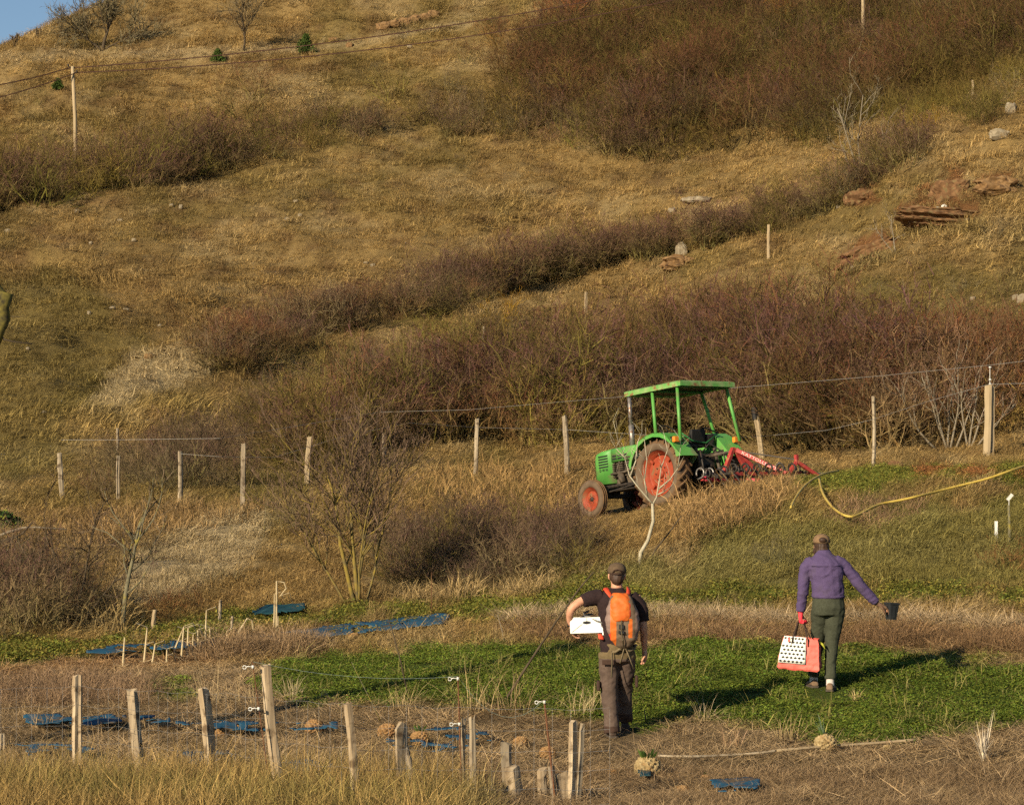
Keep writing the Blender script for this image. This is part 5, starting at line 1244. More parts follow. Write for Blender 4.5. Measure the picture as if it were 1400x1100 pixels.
ray_wire('lower wire of the far fence running from post to post', [(247, 620, 50), (300, 624, 50), (375, 625, 51), (470, 596, 53), (560, 578, 54.5), (652, 584, 56), (773, 587, 57), (880, 594, 56), (1000, 598, 54), (1040, 596, 53), (1130, 588, 51), (1194, 573, 50), (1270, 548, 47), (1353, 525, 45.4), (1480, 522, 44)])

# power line -------------------------------------------------------------------
def pole(bx, by, h, label, w=.26):
    g = hit(bx, by); E = empty('utility_pole', g); tag(E, label, 'utility pole')
    m = MB(); m.tube([(0, 0, -.5), (-.03 * h * .3, 0, h * .5), (-.25, 0, h)], [w / 2 * 1.15, w / 2, w / 2 * .85], 10); m.build('pole_shaft', M_WOODW, E, True)
    for k, dz in enumerate((-.12, -.42)):
        m = MB(); m.tube([(-.25, 0, h + dz), (-.25 + (.30 if k else -.28), -.05, h + dz + (.0 if k else .12))], .035, 6); m.build('bracket', M_DARKM, E); m = MB(); m.lathe([(.03, 0), (.07, .03), (.07, .1), (.04, .16), (.0, .17)], 10, Matrix.Translation((-.25 + (.30 if k else -.28), -.05, h + dz + (.0 if k else .12)))); m.build('pole_insulator', M_DARKM, E, True)
    return g + Vector((-.25, 0, h))
gl_ = hit(104, 232); hL = 141 * gl_.y / F; tL = pole(104, 232, hL, 'utility pole standing in the upper left thicket with wires at its head')
gr_ = hit(1181, 62); tR = pole(1181, 62, 6.8, 'utility pole rising out of the upper right thicket, cut off by the frame')
M_CABLE = noise_mat('dark_cable', (.05, .022, .012), (.07, .03, .018), 4)
for dz, off, lab in ((-.12, -.28, 'upper power cable between the two utility poles'), (-.42, .3, 'lower power cable between the two utility poles')):
    a = tL + Vector((off, 0, dz)); b_ = tR + Vector((off, 0, dz + (.2 if off > 0 else .9)))
    wire('power_cable', sag(a, b_, 1.6 if off > 0 else 1.35, 24), .045, lab, M_CABLE, 'cable')
for dz, off, y2, lab in ((-.12, -.28, 118, 'upper power cable running left from the left utility pole'), (-.42, .3, 142, 'lower power cable running left from the left utility pole')):
    a = tL + Vector((off, 0, dz)); wire('power_cable', sag(a, at(-80, y2 + 8, tL.y - 6), .25, 6), .045, lab, M_CABLE, 'cable')

# ------------------------------------------------------------------ trees and single shrubs
def tree(name, base, trunks, label, cat, matT, twigcol, seed, r0=.04, gen=3, kids=(7, 6, 4), up=.25, wob=.18, tw=.006, fork=(.45, .95), cr=None):
    """trunks: list of (dir, length); tubes for trunk and limbs, fine ribbons for the twigs"""
    rng = np.random.default_rng(seed); E = empty(name, base); tag(E, label, cat)
    mt = MB(); V = []; Fc = []; C = []
    def ribbon(p, q, w0, w1, c):
        n = rng.normal(size=3); s = np.cross(q - p, n); l = np.linalg.norm(s)
        if l < 1e-9: return
        s = s / l; k = len(V); V.extend([p - s * w0, p + s * w0, q + s * w1, q - s * w1]); Fc.append((k, k + 1, k + 2, k + 3)); C.extend([c] * 4)
    def grow(p, d, L, r, lev, m):
        ns = 6 if lev == 0 else (5 if lev == 1 else 3); pts = [p]
        for s in range(ns):
            d = d + rng.normal(size=3) * wob * (1 if lev else .5) + np.array([0, 0, up * .25]); d /= np.linalg.norm(d); p = p + d * L / ns; pts.append(p)
        if lev <= 1: m.tube(pts, list(np.linspace(r, r * .35, len(pts))), 7 if lev == 0 else 5)
        else:
            b = rng.uniform(.7, 1.35); c = tuple(np.array(twigcol) * b)
            for i in range(ns): ribbon(pts[i], pts[i + 1], r * (1 - .6 * i / ns), r * (1 - .6 * (i + 1) / ns) * (.1 if i == ns - 1 else 1), c)
        if lev < gen:
            for k in range(kids[lev]):
                t = rng.uniform(.3 if lev == 0 else .15, 1) * ns; i = min(int(t), ns - 1); b_ = pts[i] + (pts[i + 1] - pts[i]) * (t - i)
                dd = pts[i + 1] - pts[i]; dd = dd / np.linalg.norm(dd); q = rng.normal(size=3); q -= dd * (q @ dd); q /= np.linalg.norm(q); a = rng.uniform(.4, .9)
                nd = dd * math.cos(a) + q * math.sin(a); nd[2] += up; nd /= np.linalg.norm(nd)
                nr = max(r * (.36 if lev == 0 else .45), tw * [1.6, 1.1, .7][lev])
                if lev == 0: m2 = mbr
                else: m2 = m
                grow(b_, nd, L * rng.uniform(fork[0], fork[1]) * .62, nr, lev + 1, m2)
    mbr = MB()
    for i, (d, L, r) in enumerate(trunks):
        m = MB(); d = np.array(d, float); d /= np.linalg.norm(d); grow(np.array([d[0] * .08 * i, d[1] * .05 * i, -.08]), d, L, r, 0, m); m.build('trunk', matT, E, True)
    if mbr.v: mbr.build('limbs', matT, E, True)
    if V:
        o = mk('branches', V, Fc, M_TWIGSOLO, E, col=np.array(C)); o['kind'] = 'stuff'
    return E
g = hit(488, 828); s = g.y / F
tree('lichened_tree', g, [((-.22, 0, 1), 190 * s, .040), ((-.02, .1, 1), 205 * s, .036), ((.14, .0, 1), 200 * s, .040), ((-.5, 0, .9), 180 * s, .022), ((.36, .1, 1), 180 * s, .022), ((.05, -.2, 1), 180 * s, .022)], 'bare many stemmed tree with yellow lichen on its trunks at the foot of the bank', 'tree', M_BARKY, (.125, .08, .05), 5, kids=(10, 8, 4), up=.3, tw=.006, fork=(.6, 1.1))
g = hit(165, 867); s = g.y / F
tree('bare_tree', g, [((-.03, 0, 1), 178 * s, .042)], 'small bare tree with one straight trunk at the left end of the beds', 'tree', M_BARK, (.12, .085, .05), 6, kids=(11, 5, 3), up=.12, tw=.006)
g = hit(95, 862); s = g.y / F
tree('bare_shrub', g, [((.28, 0, .9), 160 * s, .022), ((-.2, .1, 1), 140 * s, .02), ((.5, 0, .6), 130 * s, .018), ((-.6, 0, .7), 130 * s, .018)], 'dark leafless shrub with crooked branches left of the small bare tree', 'shrub', M_BARKD, (.085, .055, .035), 7, kids=(7, 5, 4), up=.1, wob=.28, tw=.006)
g = hit(874, 775); s = g.y / F
def sapling():
    E = empty('sapling', g); tag(E, 'pale barked slender sapling forking in front of the tractor', 'sapling'); rng = np.random.default_rng(3)
    def P(x, y, dy=0): return Vector(((x - 874) * s, dy, (775 - y) * s))
    m = MB(); SAPL = noise_mat('sapling_bark', (.30, .26, .17), (.42, .37, .26), 18, rough=.9, bump=.4); m.tube([P(874, 782), P(876, 755), P(886, 738), P(893, 712), P(892, 688)], [.035, .032, .028, .026, .022], 8); m.build('trunk', SAPL, E, True)
    limbs = [[(892, 690), (886, 682), (873, 666), (862, 650), (857, 625), (845, 604), (838, 575)], [(892, 690), (897, 680), (900, 660), (905, 640), (912, 615), (908, 590)], [(862, 652), (868, 630), (872, 605), (878, 590)], [(900, 668), (915, 655), (925, 640), (930, 612)], [(857, 628), (850, 622), (842, 612)], [(886, 682), (880, 655), (884, 630), (880, 600)], [(898, 676), (908, 672), (918, 665)]]
    for L_ in limbs:
        m = MB(); pts = [P(x + rng.normal() * .8, y, rng.normal() * .04 * i) for i, (x, y) in enumerate(L_)]; m.tube(pts, list(np.linspace(.016, .004, len(pts))), 5)
        for k in range(7):
            i = rng.integers(1, len(pts)); q = pts[i]; d = Vector((rng.normal() * .6, rng.normal() * .5, 1)).normalized() * rng.uniform(.12, .35); m.tube([q, q + d * .5 + Vector((rng.normal() * .02, 0, 0)), q + d], [.005, .004, .002], 3)
        m.build('branch', SAPL, E, True)
sapling()
# leaning sticks
def stick(label, pts, r, mat, name='stick', cat='stick', lift=0):
    b0 = hit(*pts[0]); s_ = b0.y / F; m = MB(); q = [b0 + Vector(((x - pts[0][0]) * s_, .02 * i, (pts[0][1] - y) * s_ + lift)) for i, (x, y) in enumerate(pts)]
    m.tube(q, list(np.linspace(r, r * .45, len(q))), 6); o = m.build(name, mat, None, True); tag(o, label, cat); return o
stick('long dark stick leaning right between the dead weeds and the man', [(690, 958), (722, 908), (760, 850), (792, 805), (812, 782)], .016, M_BARKD)
stick('thin dark stick leaning left in the green crop', [(558, 952), (548, 905), (536, 862), (530, 845)], .010, M_BARKD)
stick('thin brown stick leaning over the beds right of the smooth stake', [(520, 985), (508, 960), (490, 925), (480, 905)], .006, M_BARK)
stick('dead grey branch lying on the bank below the tractor', [(888, 768), (897, 750), (915, 728), (932, 705)], .018, M_BARKD, 'fallen_branch', 'branch')
stick('short dark peg in the crop beside the boots of the man', [(884, 990), (881, 970)], .010, M_BARKD, 'peg', 'peg')
for i, (x, y, h, dx) in enumerate([(360, 740, 55, 4), (590, 842, 60, 0), (318, 735, 40, -6), (950, 470, 40, 5), (690, 880, 40, -10), (1240, 425, 45, -6)]):
    stick(['thin upright twig on the pale straw slope', 'thin rust brown rod standing in front of the low dark brush', 'bent twig at the foot of the pale straw slope', 'bare twig standing out of the thicket above the tractor', 'slender dry stalk left of the straw bank', 'bare twig in the thicket right of the tractor'][i], [(x, y), (x + dx * .4, y - h * .5), (x + dx, y - h)], .007, [M_BARK, M_RUST, M_BARK, M_BARKP, M_BARKP, M_BARKP][i], 'twig', 'twig')

# trees on the skyline
g = hit(141, 69); s = g.y / F
tree('hill_tree', g, [((.12, 0, 1), 52 * s, .17), ((-.75, 0, .8), 50 * s, .09), ((.8, .1, .8), 56 * s, .09)], 'crooked bare tree with a spreading crown high on the left hill', 'tree', M_BARKD, (.13, .105, .055), 16, kids=(12, 8, 6), up=.10, wob=.25, tw=.035, fork=(.8, 1.3))
g = hit(333, 68); s = g.y / F
tree('hill_tree', g, [((.03, 0, 1), 58 * s, .10), ], 'thin bare tree at the top edge, right of the crooked hill tree', 'tree', M_BARKD, (.14, .105, .055), 17, kids=(11, 8, 5), up=.15, wob=.22, tw=.026, fork=(.8, 1.3))
for i, (x, y, h, lab) in enumerate([(84, 44, 34, 'leafless bush on the skyline against the blue sky, left of the crooked tree'), (112, 30, 36, 'leafless bush on the skyline behind the crooked tree'), (140, 16, 30, 'leafless bush at the top edge where hill meets sky'), (20, 60, 14, 'low twigs on the skyline near the left edge'), (52, 51, 14, 'low twigs on the skyline under the blue sky')]):
    g = hit(x, y + 3); s = g.y / F
    tree('skyline_bush', g, [((-.4, 0, 1), h * s, .04), ((.3, 0, 1), h * s * .9, .04), ((0, .2, 1), h * s, .04)], lab, 'bush', M_BARKD, (.12, .09, .06), 30 + i, kids=(5, 5, 3), up=.2, tw=.022)
g = hit(1176, 247); s = g.y / F
tree('pale_tree', g, [((-.22, 0, 1), 105 * s, .05), ((.05, .1, 1), 120 * s, .05), ((.5, 0, .8), 80 * s, .04), ((-.5, 0, .9), 60 * s, .04)], 'pale bare tree growing from the red earth bank, upper right', 'tree', M_BARKP, (.15, .12, .07), 40, kids=(6, 5, 3), up=.25, tw=.012)
g = hit(1225, 345); s = g.y / F
tree('pale_tree', g, [((-.1, 0, 1), 55 * s, .03), ((-.5, 0, .8), 45 * s, .02)], 'thin bare sapling between the two red rock banks', 'sapling', M_BARKP, (.15, .11, .07), 41, kids=(5, 4, 3), up=.2, tw=.008)
for i, (x, y, h, tr, lab) in enumerate([(1296, 612, 120, [(-.5, 0, .9), (-.25, 0, 1), (.0, .2, 1), (.2, 0, 1), (-.8, 0, .7), (.45, 0, 1)], 'pale many stemmed shrub left of the thick pale post'), (1325, 610, 95, [(.1, 0, 1), (.35, 0, 1), (-.15, 0, 1), (.6, .2, .9)], 'pale straight stems right behind the thick pale post')]):
    g = hit(x, y); s = g.y / F
    tree('stemmed_shrub', g, [(d, h * s * .9, .03) for d in tr], lab, 'shrub', M_BARKP, (.15, .085, .05), 44 + i, kids=(6, 5, 4), up=.3, tw=.008)

def conifer(x, y, h, w, label, seed):
    g = hit(x, y); s = g.y / F; H = h * s; R = w * s / 2; rng = np.random.default_rng(seed)
    E = empty('conifer_bush', g); tag(E, label, 'bush'); m = MB(); m.tube([(0, 0, -.1), (0, 0, H * .9)], [.08, .02], 6); m.build('trunk', M_BARKD, E)
    V = []; Fc = []; C = []
    for k in range(1500):
        z = H * rng.uniform(.03, 1) ; rr = R * (1 - (z / H) ** 1.6 * .85) * math.sqrt(rng.uniform(.05, 1)); a = rng.uniform(0, 6.28)
        lob = .7 + .3 * math.sin(a * 3 + z * 4 + seed)
        c = np.array([rr * lob * math.cos(a), rr * lob * math.sin(a), z]); d = rng.normal(size=3) + c * [1, 1, 0] / R + [0, 0, .7]; d /= np.linalg.norm(d); q = np.cross(d, rng.normal(size=3)); q /= np.linalg.norm(q); l = .20; w_ = .045; i = len(V)
        V += [c - q * w_, c + q * w_, c + d * l]; Fc.append((i, i + 1, i + 2)); b = rng.uniform(.5, 1.4); C += [(.055 * b, .085 * b, .016 * b)] * 3
    o = mk('needles', V, Fc, M_TWIGSOLO, E, col=np.array(C)); o['kind'] = 'stuff'
conifer(418, 74, 26, 34, 'green juniper bush near the top of the hill, larger of the two', 1); conifer(298, 86, 18, 24, 'small green juniper bush beside the power cable', 2); conifer(80, 122, 13, 18, 'tiny green bush below the left end of the power cable', 3)

# single shrubs (object copies of the shrub shapes)
SHR = {}
def shrub(x, y, h, kind, label, wide=1.0, c=(1, 1, 1)):
    k0 = dict(purple=0, olive=4, red=7, grey=9)[kind] + (int(x) % 2)
    key = (k0, c)
    if key not in SHR:
        me = PROTO[k0].data.copy(); me.name = 'shrub_shape'; me.materials.clear(); me.materials.append(M_TWIGSOLO)
        if c != (1, 1, 1):
            a = me.color_attributes['bc']; arr = np.empty(len(a.data) * 4, np.float32); a.data.foreach_get('color', arr); arr = arr.reshape(-1, 4); arr[:, :3] *= np.array(c); a.data.foreach_set('color', arr.ravel())
        SHR[key] = me
    g = hit(x, y); o = bpy.data.objects.new('shrub', SHR[key]); COL.objects.link(o); o.location = g; s = h * g.y / F / 2.2
    o.scale = (s * wide, s * wide, s); o.rotation_euler = (0, 0, (x * 7) % 6); tag(o, label, 'shrub'); return o
for a in [(335, 165, 75, 'red', 'tall reddish shrub above the upper left thicket', 1.1), (352, 135, 50, 'red', 'reddish shrub on the slope under the power cable', 1.2), (430, 150, 28, 'grey', 'small grey brown shrub on the upper slope'), (538, 140, 55, 'olive', 'olive shrub standing alone on the golden slope', 1.0),
          (515, 98, 16, 'grey', 'tiny grey shrub under the power cable'), (640, 85, 30, 'red', 'rust red shrub at the left of the upper thicket', 1.5), (620, 130, 35, 'grey', 'grey shrub left of the patchy olive scrub', 1.3), (770, 60, 75, 'red', 'bright red brown shrub at the top edge of the frame', 1.0, (1.4, .95, .8)), (690, 75, 50, 'red', 'spreading rust coloured shrub under the cables', 1.4, (1.2, 1.0, .8)),
          (1068, 45, 60, 'olive', 'orange brown upright shrub at the top edge inside the red thicket', .5, (2.0, 1.1, .6)), (627, 222, 16, 'purple', 'small dark shrub on the open golden slope'), (158, 148, 18, 'red', 'small reddish shrub left of the left utility pole'), (38, 165, 20, 'grey', 'small grey shrub on the slope near the left edge', 1.3), (50, 145, 14, 'olive', 'tiny olive tuft on the slope near the left edge', 1.2),
          (200, 190, 26, 'grey', 'pale brown shrub right of the left utility pole', 1.4), (235, 462, 22, 'red', 'small rusty shrub on the left slope', 1.3), (205, 492, 12, 'grey', 'tiny dark shrub at the top of the pale patch'), (455, 440, 45, 'purple', 'rounded dark shrub in the reddish brown scrub', 1.3), (685, 450, 48, 'olive', 'yellow ochre shrub in the hollow above the thicket', 1.2, (1.7, 1.2, .4)),
          (740, 440, 30, 'olive', 'dark olive shrub beside a little cave in the slope', 1.4), (600, 480, 55, 'olive', 'grey green shrub left of the yellow ochre shrub', 1.5, (1, 1.1, .9)), (190, 770, 45, 'grey', 'grey twiggy shrub left of the pale straw slope', 1.3), (240, 860, 60, 'red', 'fan of reddish brown stems behind the corn stalks', 1.2, (1.0, .8, .7)), (1375, 785, 55, 'red', 'fan of reddish stems near the right edge', 1.1, (1.1, .8, .8)),
          (1070, 778, 48, 'grey', 'grey green dead herb clump on the bank left of the woman', 1.2, (.9, 1.0, .9)), (1040, 772, 30, 'grey', 'low grey herb clump on the bank', 1.3, (.9, 1.0, .9)), (395, 730, 60, 'grey', 'thin twiggy shrub left of the lichened tree', 1.2), (300, 800, 40, 'grey', 'low grey scrub at the foot of the pale straw slope', 1.5), (800, 735, 22, 'purple', 'dark low shrub under the front wheel of the tractor', 1.5),
          (870, 640, 60, 'olive', 'yellow green shrub behind the bonnet of the tractor', 1.0, (1.3, 1.2, .6)), (1385, 110, 30, 'olive', 'yellow green shrub on the ridge at the right edge', 1.2, (1.3, 1.2, .7)), (1270, 180, 35, 'olive', 'yellowish shrub at the upper end of the diagonal thicket', 1.3, (1.5, 1.15, .5)), (1360, 330, 30, 'grey', 'grey shrub below the rock ledge near the right edge', 1.5), (1320, 400, 25, 'grey', 'low grey shrub on the right slope', 1.5),
          (920, 200, 40, 'olive', 'dark olive shrub at the lower edge of the upper thicket', 1.3), (30, 775, 50, 'grey', 'tangled grey shrub at the left edge below the brush pile', 1.4)]:
    shrub(*a)

def heap(poly, n, coll, np_, col, smin, smax, label, cat, seed, zs=(.9, 1.4), var=.35, name='brush_bank', dz=0, lean=.2):
    rng = np.random.default_rng(seed); q = inpoly_points(poly, n, rng); P_ = [hit(x, y) + Vector((0, 0, dz * rng.uniform(0, 1))) for x, y in q]; sc = rng.uniform(smin, smax, n) * (.55 + .9 * fbm(q[:, 0] / 40, q[:, 1] / 20, seed, 3))
    rot = np.stack([rng.normal(size=n) * lean, rng.normal(size=n) * lean, rng.uniform(0, 6.28, n)], 1); t = np.array(col)[None, :] * rng.uniform(1 - var, 1 + var, (n, 1))
    return scatter(name, coll, P_, rot, np.stack([sc, sc, sc * rng.uniform(*zs, n)], 1), rng.integers(0, np_, n), t, label, cat)

# ------------------------------------------------------------------ rocks
M_ROCKR = noise_mat('red_brown_rock', (.10, .05, .02), (.20, .105, .045), 5, rough=.95, bump=1.0, c3=(.17, .12, .05), c3scale=6)
M_ROCKG = noise_mat('pale_limestone', (.20, .155, .095), (.30, .25, .17), 5, rough=.9, bump=.7, c3=(.20, .14, .07), c3scale=3)
M_ROCKO = noise_mat('ochre_rock', (.16, .085, .03), (.25, .15, .065), 4, rough=.95, bump=.8, c3=(.10, .055, .025), c3scale=5)
def rock(name, x, y, w, h, label, mat, seed, depth=.8, strata=0, cat='rock', sink=.25, sub=3, parent=None, D=None, tilt=0):
    g = hit(x, y) if D is None else at(x, y, D); s = g.y / F; bm = bmesh.new(); bmesh.ops.create_icosphere(bm, subdivisions=sub, radius=1)
    me = bpy.data.meshes.new(name); bm.to_mesh(me); bm.free(); n = len(me.vertices); co = np.empty(n * 3, np.float32); me.vertices.foreach_get('co', co); co = co.reshape(-1, 3).astype(float)
    q = np.sign(co) * abs(co) ** .72; r = 1 + .55 * (fbm(q[:, 0] * 1.6 + seed * 7.1 + q[:, 2] * .7, q[:, 1] * 1.6 + q[:, 2] * 1.3 + seed, seed, 3) - .5) * 1.4
    q = q * r[:, None]
    if strata: q[:, :2] *= (1 + .10 * np.tanh(2.5 * np.sin(q[:, 2] * strata + fbm(q[:, 0] * 1.5, q[:, 1] * 1.5, seed + 4, 3) * 7)))[:, None]
    q *= (1 + .22 * (fbm(q[:, 0] * 6 + 40, q[:, 2] * 6 + q[:, 1] * 5 + 40, seed + 9, 3) - .5) * 1.6)[:, None]
    q = q * np.array([w * s / 2, w * s / 2 * depth, h * s / 2 * 1.1]); q[:, 2] += h * s * (.5 - sink)
    if tilt: q[:, 2] += q[:, 0] * tilt
    me.vertices.foreach_set('co', q.astype(np.float32).ravel()); me.materials.append(mat); o = bpy.data.objects.new(name, me); COL.objects.link(o); o.location = g
    if sub > 2: me.polygons.foreach_set('use_smooth', [False] * len(me.polygons))
    tag(o, label, cat); return o
rock('rock_ledge', 1285, 308, 112, 26, 'layered red brown rock ledge overhanging a dark hollow on the right slope', M_ROCKR, 3, strata=11, depth=.5, tilt=-.08, sub=5, sink=.2)
rock('rock_ledge', 1300, 268, 50, 34, 'red earth outcrop standing above the layered ledge', M_ROCKR, 5, depth=.5, tilt=.25, sub=4, sink=.42)
rock('rock_ledge', 1362, 262, 60, 24, 'ochre outcrop right of the red earth outcrop', M_ROCKO, 8, depth=.6, strata=6, sub=4)
rock('rock_ledge', 1190, 352, 80, 26, 'long red rock rib with white stones along its foot', M_ROCKR, 11, depth=.45, tilt=.35, strata=5, sub=4)
rock('rock_ledge', 1178, 274, 44, 22, 'red earth bank under the pale bare tree', M_ROCKR, 14, depth=.6, sub=4, sink=.42)
rock('rock_ledge', 1365, 188, 30, 14, 'grey and red rock near the right edge of the ridge', M_ROCKG, 17, depth=.6, sub=3)
rock('rock', 1382, 155, 14, 18, 'small pale upright rock near the right edge', M_ROCKG, 18)
for i in range(6): rock('rock_slab', 524 + i * 14, 40 - i * 3.2, 18, 11, ['cracked ochre slab at the left end of the hilltop outcrop', 'cracked ochre slab, second from the left of the hilltop outcrop', 'ochre slab left of the middle of the hilltop outcrop', 'ochre slab right of the middle of the hilltop outcrop', 'ochre slab next to the right end of the hilltop outcrop', 'ochre slab at the right end of the hilltop outcrop'][i], M_ROCKO, 20 + i, depth=.7)
heap([(1215, 318), (1260, 308), (1330, 312), (1350, 300), (1360, 316), (1290, 326), (1225, 326)], 110, PC_HILL, 8, (.27, .19, .07), .7, 1.4, 'grass growing along the foot of the layered ledge', 'grass', 85, name='ledge_grass')
heap([(1245, 290), (1262, 262), (1290, 250), (1340, 262), (1390, 256), (1385, 272), (1330, 285), (1270, 292)], 90, PC_HILL, 8, (.24, .16, .06), .5, 1.1, 'grass clinging to the outcrops above the layered ledge', 'grass', 86, name='ledge_grass')
heap([(1150, 366), (1180, 352), (1215, 346), (1235, 352), (1200, 366), (1160, 376)], 70, PC_HILL, 8, (.25, .18, .07), .6, 1.2, 'grass along the foot of the long red rock rib', 'grass', 87, name='ledge_grass')
rock('rock', 478, 64, 10, 7, 'small ochre rock left below the hilltop outcrop', M_ROCKO, 31); rock('rock', 456, 56, 14, 6, 'flat ochre rock right of the larger juniper', M_ROCKO, 32)
rock('rock', 932, 350, 16, 22, 'upright whitish rock on a clod above the diagonal slope', M_ROCKG, 33, depth=.5); rock('rock', 925, 366, 44, 20, 'brown clod with dark hollows under the whitish rock', M_ROCKO, 34, strata=8, sub=4)
rock('rock', 918, 291, 10, 9, 'small dark rimmed rock above the diagonal thicket', M_ROCKG, 35); rock('rock', 952, 276, 40, 9, 'row of flat pale stones above the diagonal thicket', M_ROCKG, 36); rock('rock', 883, 372, 9, 7, 'small dark stone left of the brown clod', M_ROCKO, 37)
rock('rock', 742, 432, 22, 16, 'rusty rock face beside a small dark cave in the slope', M_ROCKR, 38, strata=6, sub=4); rock('rock', 205, 489, 14, 8, 'dark rock at the top of the pale grass patch', M_ROCKO, 39)
rock('rock', 1225, 640, 22, 12, 'rusty clod lying at the foot of the thicket right of the tractor', M_ROCKR, 41)
for i, (x, y, w) in enumerate([(1397, 413, 14), (1388, 409, 8)]): rock('rock', x, y, w, w, ['white stone at the right edge of the slope', 'smaller white stone beside the one at the right edge'][i], M_ROCKG, 42 + i)
st = [(105, 291), (164, 303), (124, 334), (234, 282), (247, 285), (404, 277), (410, 297), (392, 302), (183, 330), (500, 361), (510, 364), (446, 409), (10, 318), (122, 430), (154, 422), (172, 424), (218, 447), (38, 478), (60, 565), (500, 530), (1146, 285), (1290, 288), (1284, 291), (1240, 298), (1176, 360), (1166, 368), (1200, 340), (1322, 302), (560, 66), (1330, 410)]
rng_s = np.random.default_rng(5)
for i, (x, y) in enumerate(st):
    o = rock('stone', x, y, rng_s.uniform(5, 9), rng_s.uniform(3.5, 6), 'small pale stone lying in the dry hillside grass', M_ROCKG, 60 + i, sub=2, sink=.15, cat='stone'); o['group'] = 'pale stones scattered over the hillside'
M_QUARTZ = noise_mat('white_stone', (.45, .41, .34), (.55, .51, .44), 8, rough=.8, bump=.4)
for i, (x, y, w) in enumerate([(1291, 289, 9), (1283, 290, 7), (1178, 248, 8)]): rock('stone', x, y, w, w, ['white stone on the layered ledge, the bigger of two', 'white stone on the layered ledge, the smaller of two', 'white stone at the foot of the pale bare tree'][i], M_QUARTZ, 100 + i, sub=2, cat='stone', sink=.0)
for i, (x, y, w) in enumerate([(10, 758, 10), (17, 756, 8), (4, 762, 7)]): rock('stone', x, y, w, w * .9, ['white stone at the left edge below the fallen branches, largest of three', 'white stone at the left edge, right one of three', 'white stone at the left edge, lowest of three'][i], M_QUARTZ, 110 + i, sub=2, cat='stone')

# left edge: ivy mound and fallen branches --------------------------------------
g = hit(-8, 728); s = g.y / F
def ivy():
    E = empty('ivy_mound', g); tag(E, 'dark glossy ivy mound at the left edge of the bank', 'ivy'); rng = np.random.default_rng(1); V = []; Fc = []; C = []
    for k in range(1600):
        a = rng.uniform(0, 6.28); r = math.sqrt(rng.uniform()); z = (1 - r * r) * rng.uniform(.5, 1)
        c = np.array([r * math.cos(a) * 48 * s, r * math.sin(a) * .6, z * 26 * s + .1]); n = rng.normal(size=3) + [0, -.5, .8]; n /= np.linalg.norm(n); u = np.cross(n, rng.normal(size=3)); u /= np.linalg.norm(u); v = np.cross(n, u); q = .045; i = len(V)
        V += [c - u * q, c + v * q * .7, c + u * q, c - v * q * .7]; Fc.append((i, i + 1, i + 2, i + 3)); b = rng.uniform(.5, 1.3); C += [((.03, .055, .012) if rng.uniform() < .85 else (.16, .18, .02))] * 4
    o = mk('leaves', V, Fc, M_TWIGSOLO, E, col=np.array(C)); o['kind'] = 'stuff'
    m = MB()
    for k in range(8): m.tube([(rng.uniform(-.6, .6), rng.uniform(-.3, .3), 0), (rng.uniform(-.6, .6), rng.uniform(-.3, .3), .3)], .02, 5)
    m.build('stems', M_BARKD, E)
ivy()
for i, p in enumerate([[(-20, 748), (10, 736), (30, 730), (46, 729), (90, 732)], [(-10, 752), (20, 742), (34, 752), (58, 755)], [(2, 752), (30, 738), (44, 722)], [(10, 785), (22, 778), (46, 773)], [(-10, 798), (6, 790), (24, 800)]]):
    stick(['long pale branch lying on the left edge of the bank', 'dark fallen branch crossing under the pale one at the left', 'short dark fallen branch rising at the left edge', 'pale bent branch lying lower on the left bank', 'pale forked branch low on the left edge'][i], p, .03, [M_BARKP, M_BARKD, M_BARKD, M_BARKP, M_BARKP][i], 'fallen_branch', 'branch', lift=.12)
def mossy():
    D = 23.0; X = (-45 - 700) / F * D; b0 = Vector((X, D, gzs(X, D))); E = empty('mossy_tree', b0); tag(E, 'mossy branch of a tree reaching in at the left edge', 'tree')
    top = at(-40, 330, D) - b0; m = MB(); m.tube([(0, 0, -.1), top * .5 + Vector((.05, 0, 0)), top], [.14, .12, .09], 10); m.build('trunk', M_BARKD, E, True)
    mo = noise_mat('mossy_bark', (.025, .02, .012), (.16, .13, .025), 16, rough=.95, bump=.8)
    def Q(x, y): return at(x, y, D) - b0
    for pts, r in (([(-42, 350), (-14, 385), (4, 406), (9, 412)], .07), ([(8, 400), (3, 420), (6, 436), (0, 450), (-6, 470)], .075), ([(0, 456), (6, 464), (18, 467), (44, 470)], .010), ([(6, 432), (24, 433), (38, 432)], .004)):
        m = MB(); m.tube([Q(*p) for p in pts], list(np.linspace(r, r * .6, len(pts))), 8); m.build('branch', mo if r > .02 else M_BARKD, E, True)
mossy()

